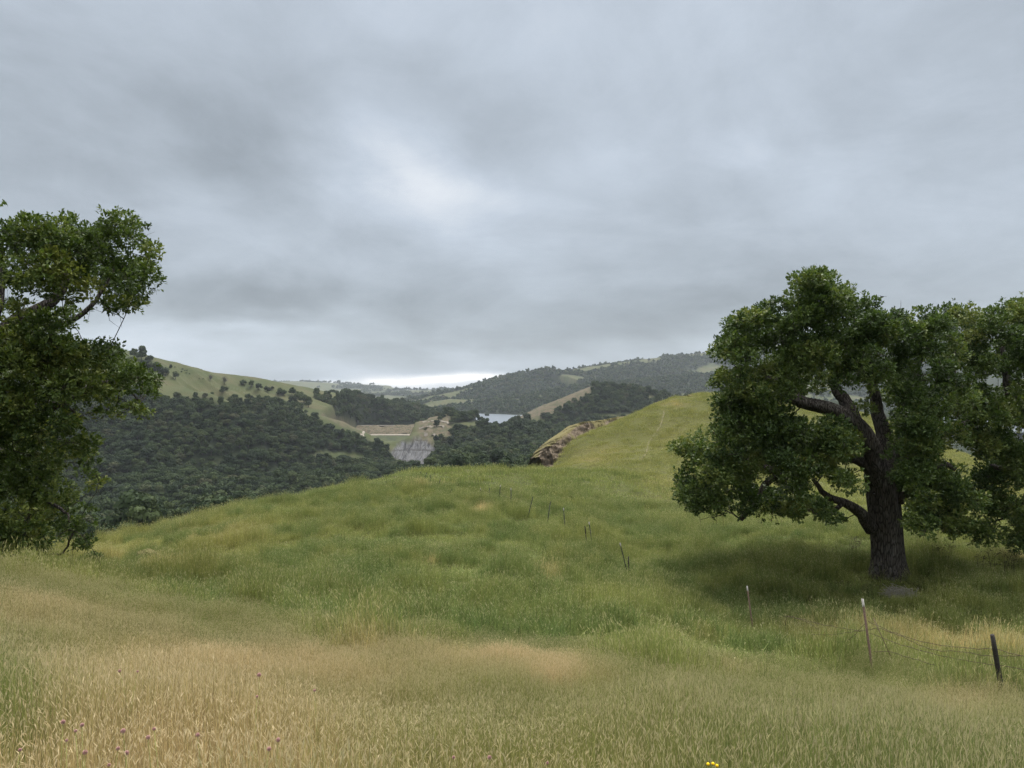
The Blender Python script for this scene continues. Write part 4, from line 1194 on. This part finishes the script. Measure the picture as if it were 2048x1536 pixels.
for i, (u, v, lb) in enumerate(CL):
    h = .40
    ys = np.linspace(2.3, 12, 300); gz = P(u, v, 1)[2] * ys - Z((u - 1024) / F * ys, ys)
    j = int(np.argmax(gz < h)); b = P(u, v, ys[j])
    rt = empty('clover', tuple(b)); tag(rt, lb + ' ' + POSW[i], 'flower', 'clover flowers in the foreground grass')
    st, hd = clover(500 + i, h, (.0042 + .0024 * ((i * 7) % 5) / 4) if i != 2 else .0085); obj('stem', st, rt); obj('flower_head', hd, rt)
for i, (u, v, lb) in enumerate([(1416,1529,'left one of three yellow flowers at the bottom edge'),(1426,1528,'middle and highest of three yellow flowers at the bottom edge'),(1434,1532,'right one of three yellow flowers at the bottom edge')]):
    h = .42; ys = np.linspace(2.3, 12, 300); gz = P(u, v, 1)[2] * ys - Z((u - 1024) / F * ys, ys)
    b = P(u, v, ys[int(np.argmax(gz < h))])
    rt = empty('yellow_flower', tuple(b)); tag(rt, lb, 'flower', 'yellow flowers at the bottom edge')
    st, _ = clover(540 + i, h, .01); obj('stem', st, rt)
    g = Geo()
    for k in range(13):
        a = k * 2 * math.pi / 13; d = np.array([math.cos(a), math.sin(a), .25]); s = np.array([-math.sin(a), math.cos(a), 0])
        g.add(np.array([[0, 0, 0], d * .0045 + s * .0018, d * .0068, d * .0045 - s * .0018]), np.array([[0, 1, 2, 3]]))
    V, q, t_ = tube(np.array([[0, 0, -.003], [0, 0, .003], [0, 0, .006]]), [.004, .006, .003], 8); g.add(V, q, t_)
    obj('petals', g.mesh('petals', [M_YEL], False), rt)

# bird above the oak
M_BIRD, nt = new_mat('dark_plumage'); finish(nt, (.03, .03, .032), .7)
bp = P(1764, 594, 40); g = Geo()
g.tube(np.array([[-.13, 0, 0], [-.07, 0, .01], [0, 0, .012], [.08, 0, .012], [.115, 0, .02], [.14, 0, .015]]), [.012, .035, .045, .035, .028, .005], 8)
rt = empty('bird', tuple(bp)); tag(rt, 'small dark bird flying above the right oak', 'bird')
obj('body', g.mesh('body', [M_BIRD]), rt)
for s in (-1, 1):
    V = np.array([[.06, .02 * s, .02], [.07, .14 * s, .07], [.02, .27 * s, .05], [-.03, .15 * s, .06], [-.05, .02 * s, .015]])
    V2 = np.vstack([V, V - [0, 0, .008]])
    q = np.array([[i, (i + 1) % 5, 5 + (i + 1) % 5, 5 + i] for i in range(5)])
    tr = np.array([[0, 1, 4], [1, 3, 4], [1, 2, 3], [5, 9, 6], [6, 9, 8], [6, 8, 7]])
    obj('wing', mesh_np('wing', V2, [q, tr], [M_BIRD]), rt)
rt.rotation_euler = (0.2, 0, .5)

# ------------------------------------------------------------------ grass
M_GN = mat_grass('foreground_grass', (.74, .63, .40), (.215, .265, .075), GREEN2, (.270, .265, .088), (.490, .370, .195))
M_GM = mat_grass('meadow_grass', (.66, .60, .34), GREEN, GREEN2, OLIVE, STRAW)
def blades(seed, n, spread, h0, h1, w, heads, lean=.35, headL=.06, headW=.010, seg=4):
    rg = np.random.default_rng(seed); g = Geo(); hv = []; bv = []
    for _ in range(n):
        r = spread * math.sqrt(rg.random()); a = rg.random() * 6.28
        b = np.array([r * math.cos(a), r * math.sin(a), -.04])
        H = rg.uniform(h0, h1); la = rg.random() * 6.28; ln = abs(rg.normal(0, lean)) * H
        L = np.array([math.cos(la), math.sin(la), 0]) * ln
        t = np.linspace(0, 1, seg)[:, None]
        c = b + np.array([0, 0, H]) * (t - .18 * (ln / H) * t ** 2) + L * t ** 1.8
        sa = rg.random() * 6.28; sd = np.array([math.cos(sa), math.sin(sa), 0])
        ww = w * rg.uniform(.7, 1.3) * (1 - .75 * t ** 1.5)
        V = np.stack([c - sd * ww, c + sd * ww], 1).reshape(-1, 3)
        q = np.array([[2 * i, 2 * i + 1, 2 * i + 3, 2 * i + 2] for i in range(seg - 1)])
        g.add(V, q); bt = rg.random()
        hv.append(np.zeros(len(V))); bv.append(np.full(len(V), bt))
        if rg.random() < heads:
            e = c[-1]; d = (c[-1] - c[-2]); d /= np.linalg.norm(d); d = d + np.array([math.cos(la), math.sin(la), -.5]) * rg.uniform(.03, .70) ** 1.8; d /= np.linalg.norm(d)
            hl = headL * rg.uniform(.7, 1.4); hw = headW * rg.uniform(.8, 1.3)
            s1 = np.cross(d, [.3, .2, 1]); s1 /= np.linalg.norm(s1); s2 = np.cross(d, s1)
            for s in (s1, s2):
                g.add(np.array([e - d * .01, e + d * hl * .4 + s * hw * .5, e + d * hl, e + d * hl * .4 - s * hw * .5]), np.array([[0, 1, 2, 3]]))
                hv.append(np.ones(4)); bv.append(np.full(4, bt))
    return g, np.concatenate(hv), np.concatenate(bv)
def proto(mat, *a, **k):
    g, hv, bv = blades(*a, **k)
    return mesh_np('tuft', np.vstack(g.V), np.vstack(g.Q), [mat], {'head': hv, 'bt': bv})
NEAR_P = [proto(M_GN, 600 + i, 40, .16, .22, .52, .0012, .72, .07, .025, .0034) for i in range(9)]
MID_P = [proto(M_GM, 620 + i, 34, .26, .24, .56, .0042, .34, .28, .05, .010) for i in range(7)]
MIDL_P = [proto(M_GM, 640 + i, 42, .34, .14, .32, .006, .08, .75, .05, .015) for i in range(5)]
FAR_P = [proto(M_GM, 660 + i, 40, .80, .22, .48, .014, .12, .30, .08, .03, 3) for i in range(6)]

def scatter(n, ymin, ymax, umin=-170, umax=2220, power=1.0):
    """points spread evenly over the visible wedge of ground"""
    Y = np.sqrt(RNG.random(n) * (ymax ** 2 - ymin ** 2) + ymin ** 2)
    u = RNG.uniform(umin, umax, n)
    x = (u - 1024) / F * Y
    z = np.concatenate([Z(x[i:i + 60000], Y[i:i + 60000]) for i in range(0, n, 60000)])
    return np.c_[x, Y, z]
def grass(name, protos, pts, smin, smax, label, hfun=None, dark=False):
    n = len(pts); x, y, z = pts.T
    d, ol = patch(x, y, z)
    h = np.ones(n) if hfun is None else hfun(x, y, d)
    if dark: d = d * .3; ol = ol * .25
    keep = h > .05
    pts, d, ol, h = pts[keep], d[keep], ol[keep], h[keep]; n = len(pts)
    d = np.clip(d + RNG.normal(0, .10, n) * (.3 + d), 0, 1); ol = np.clip(ol + RNG.normal(0, .16, n), 0, 1)
    s = RNG.uniform(smin, smax, n)
    rot = np.c_[RNG.normal(0, .07, n), RNG.normal(.03, .07, n), RNG.uniform(0, 6.28, n)]
    tone = np.clip(.5 + .9 * fbm(pts[:, 0], pts[:, 1], 2.2, 4, 221) + RNG.normal(0, .24, n), 0, 1)
    if dark: tone = tone * .3
    o = gn_instancer(name, protos, pts, rot, np.c_[s, s, s * h], RNG.integers(0, len(protos), n), {'dry': d, 'olive': ol, 'tone': tone})
    tag(o, label, 'grass', kind='stuff')
def h_near(x, y, d): return .80 + .5 * fbm(x, y, .9, 3, 231)
def h_mid(x, y, d):
    t = .75 * fbm(x, y, 2.6, 4, 51, .6) + .55 * fbm(x, y, 1.05, 3, 271)
    return np.clip(.62 + 1.75 * t - .25 * d, .12, 1.8)
grass('foreground_grass', NEAR_P, np.vstack([scatter(50000, 1.9, 15, -900, 3000), np.c_[(lambda X, Y: (X, Y, Z(X, Y)))(RNG.uniform(-9, 9, 9000), RNG.uniform(-4, 1.9, 9000))]]), .75, 1.2, 'brown and green seeding wild grass filling the foreground', h_near)
grass('meadow_grass', MID_P, scatter(82000, 12, 62, -560, 2700), .8, 1.3, 'green meadow grass with tan patches around the fence posts', h_mid)
grass('flattened_grass', MIDL_P, scatter(23000, 14, 55, -560, 2700), .8, 1.3, 'short flattened grass between the taller meadow tufts', None)
TUFT_P = [proto(M_GM, 690 + i, 60, .22, .34, .66, .0046, .10, .34, .06, .012) for i in range(5)]
tp = scatter(17000, 15, 62, 250, 1760)
tn = fbm(tp[:, 0], tp[:, 1], 3.0, 3, 261, .6)
tp = tp[tn > .13]
grass('grass_tufts', TUFT_P, tp, .75, 1.35, 'dark green lumpy grass tufts on the middle meadow', None, True)
far_pts = scatter(118000, 52, 235, -320, 2400)
w_ = near_w(far_pts[:, 0], far_pts[:, 1]); far_pts = far_pts[w_ > .55]
td = seg_dist(far_pts[:, 0], far_pts[:, 1], curve(tr_pts, 40))[0]
far_pts = far_pts[td > .5]
def h_far(x, y, d): return np.clip(.75 + 1.1 * fbm(x, y, 3.2, 4, 241, .6) - .2 * d, .22, 1.5)
grass('hill_grass', FAR_P, far_pts, .8, 1.35, 'yellow green grass covering the crest and the rounded knoll', h_far)

# ------------------------------------------------------------------ haze
m = bpy.data.materials.new('thin_haze'); m.use_nodes = True; nt = NT(m.node_tree)
pv_ = nt.n('ShaderNodeVolumePrincipled', i={'Color': (.80, .87, .96, 1), 'Density': 5.0e-5, 'Anisotropy': .2})
o_ = nt.n('ShaderNodeOutputMaterial'); nt.link(pv_.outputs[0], o_.inputs['Volume'])
lo, hi = np.array([-7200, -120, -160.0]), np.array([7200, 7700, 460.0])
V = np.array([[(lo, hi)[a][0], (lo, hi)[b][1], (lo, hi)[c][2]] for a in (0, 1) for b in (0, 1) for c in (0, 1)])
q = np.array([[0, 1, 3, 2], [4, 6, 7, 5], [0, 4, 5, 1], [2, 3, 7, 6], [0, 2, 6, 4], [1, 5, 7, 3]])
hz = obj('haze', mesh_np('haze', V, q, [m])); tag(hz, 'thin blue haze over the valley', 'haze', kind='stuff')

# ------------------------------------------------------------------ sky, sun, camera
SUN_EL, SUN_AZ = math.radians(62), math.radians(25)      # azimuth clockwise from +Y (ahead of the camera, a little right)
world = bpy.data.worlds.new('World'); scene.world = world; world.use_nodes = True
nt = NT(world.node_tree)
dirv = nt.n('ShaderNodeTexCoord').outputs['Generated']
sep = nt.n('ShaderNodeSeparateXYZ', i={0: dirv})
dx, dy, dz = sep.outputs
az = nt.math('ARCTAN2', dx, dy); el = nt.math('ARCSINE', dz)
# cloud sheet overhead, seen in perspective
den = nt.math('ADD', nt.math('MAXIMUM', dz, 0.0), .30)
cpx = nt.math('DIVIDE', dx, den); cpy = nt.math('DIVIDE', dy, den)
cv = nt.n('ShaderNodeCombineXYZ', i={0: cpx, 1: cpy, 2: 0.0}).outputs[0]
nA = nt.noise(cv, 1.25, 8, .56, .6); nB = nt.noise(cv, 3.6, 9, .64, .5)
wv = nt.n('ShaderNodeCombineXYZ', i={0: nt.math('MULTIPLY', az, 8.0), 1: nt.math('MULTIPLY', el, 15.0), 2: 3.1}).outputs[0]
nW = nt.noise(wv, 1.0, 7, .62, .3)
nW2 = nt.noise(nt.n('ShaderNodeVectorMath', operation='ADD', i={0: wv, 1: (7.3, 2.2, 9.0)}).outputs[0], 1.0, 5, .55)
azw = nt.math('ADD', az, nt.math('MULTIPLY', nt.math('SUBTRACT', nW, .5), .16))
elw = nt.math('ADD', el, nt.math('MULTIPLY', nt.math('SUBTRACT', nW2, .5), .075))
LOBES = [ # u, v, half width, half height (px), brightness change
 (800,325,95,65,.075),(880,385,110,65,.065),(900,430,200,70,.07),(700,270,110,50,.04),(1500,300,60,40,.03),(1500,330,420,80,.045),(1250,120,500,110,.03),(150,130,260,110,.02),
 (420,250,330,90,-.075),(930,160,260,60,-.045),(1000,290,90,60,-.03),(430,590,330,45,-.09),(620,600,180,30,-.04),(1350,620,420,60,-.085),(900,665,420,28,-.06),(1150,690,420,22,-.05),(1850,560,260,60,-.03),
 (480,665,240,18,.06),(330,690,160,30,.05),(560,655,120,10,.05),(890,754,115,9,.42),(800,761,85,6,.30),(960,756,70,7,.22),(720,768,120,6,.16),(880,772,200,6,.12),(1400,690,150,16,.05),(620,738,140,8,.02),(1250,560,300,40,.0),
]
tot = None
for u, v, su, sv, am in LOBES:
    if not am: continue
    a0 = math.atan2(u - 1024, F); e0 = math.atan2(768 - v, math.hypot(u - 1024, F)); sa = su / F; se = sv / F
    small = sv < 14
    A_ = azw; E_ = nt.math('ADD', el, nt.math('MULTIPLY', nt.math('SUBTRACT', nW2, .5), .018)) if small else elw
    p = nt.math('MULTIPLY', nt.math('SUBTRACT', A_, a0), 1 / sa); q_ = nt.math('MULTIPLY', nt.math('SUBTRACT', E_, e0), 1 / se)
    s2 = nt.math('ADD', nt.math('MULTIPLY', p, p), nt.math('MULTIPLY', q_, q_))
    gz = nt.math('MULTIPLY', nt.math('POWER', 2.71828, nt.math('MULTIPLY', s2, -1.0)), am * 1.6)
    tot = gz if tot is None else nt.math('ADD', tot, gz)
base = nt.ramp(nt.math('MULTIPLY', el, 1 / 1.5708, True), [(0, .47), (.03, .44), (.10, .45), (.20, .49), (.32, .52), (.46, 1.3), (.70, 3.1), (1, 3.5)])  # zenith stops raised far above the visible sky, added light for the ground
tx = nt.math('ADD', nt.math('MULTIPLY', nt.math('SUBTRACT', nA, .5), .54), nt.math('MULTIPLY', nt.math('SUBTRACT', nB, .5), .20))
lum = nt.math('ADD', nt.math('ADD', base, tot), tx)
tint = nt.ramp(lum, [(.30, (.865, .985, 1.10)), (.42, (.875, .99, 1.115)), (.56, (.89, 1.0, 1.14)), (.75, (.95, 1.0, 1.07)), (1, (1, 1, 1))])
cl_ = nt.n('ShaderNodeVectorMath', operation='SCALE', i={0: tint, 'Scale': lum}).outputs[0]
sky = nt.n('ShaderNodeTexSky', sky_type='NISHITA', sun_disc=False, sun_elevation=SUN_EL, sun_rotation=SUN_AZ)
bg_sky = nt.n('ShaderNodeBackground', i={0: sky.outputs[0], 1: .07})
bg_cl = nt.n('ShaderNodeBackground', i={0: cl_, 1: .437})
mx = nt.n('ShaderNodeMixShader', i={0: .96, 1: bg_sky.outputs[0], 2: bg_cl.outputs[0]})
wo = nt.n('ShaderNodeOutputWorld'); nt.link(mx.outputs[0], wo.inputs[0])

sl = bpy.data.lights.new('sun', 'SUN'); sl.energy = 1.5; sl.angle = math.radians(14); sl.color = (1, .965, .91)
so = bpy.data.objects.new('sun', sl); COL.objects.link(so)
sd = Vector((math.sin(SUN_AZ) * math.cos(SUN_EL), math.cos(SUN_AZ) * math.cos(SUN_EL), math.sin(SUN_EL)))
so.rotation_euler = sd.to_track_quat('Z', 'Y').to_euler(); so.location = sd * 400

cam = bpy.data.cameras.new('camera'); co = bpy.data.objects.new('camera', cam); COL.objects.link(co)
cam.sensor_fit = 'HORIZONTAL'; cam.sensor_width = 36; cam.lens = 36 * F / 2048
cam.clip_start = .05; cam.clip_end = 20000
co.location = (0, 0, 0); co.rotation_euler = (math.radians(90), 0, 0)
scene.camera = co

vs = scene.view_settings
vs.view_transform = 'Standard'; vs.look = 'None'; vs.exposure = 1.28; vs.gamma = 1.0; vs.use_curve_mapping = False
cy = scene.cycles
cy.max_bounces = 4; cy.diffuse_bounces = 2; cy.glossy_bounces = 1; cy.transmission_bounces = 3; cy.volume_bounces = 1; cy.transparent_max_bounces = 4
cy.use_denoising = True; cy.denoising_prefilter = 'NONE'; cy.use_adaptive_sampling = True; cy.adaptive_threshold = .013
cy.sample_clamp_indirect = 3
scene.render.film_transparent = False
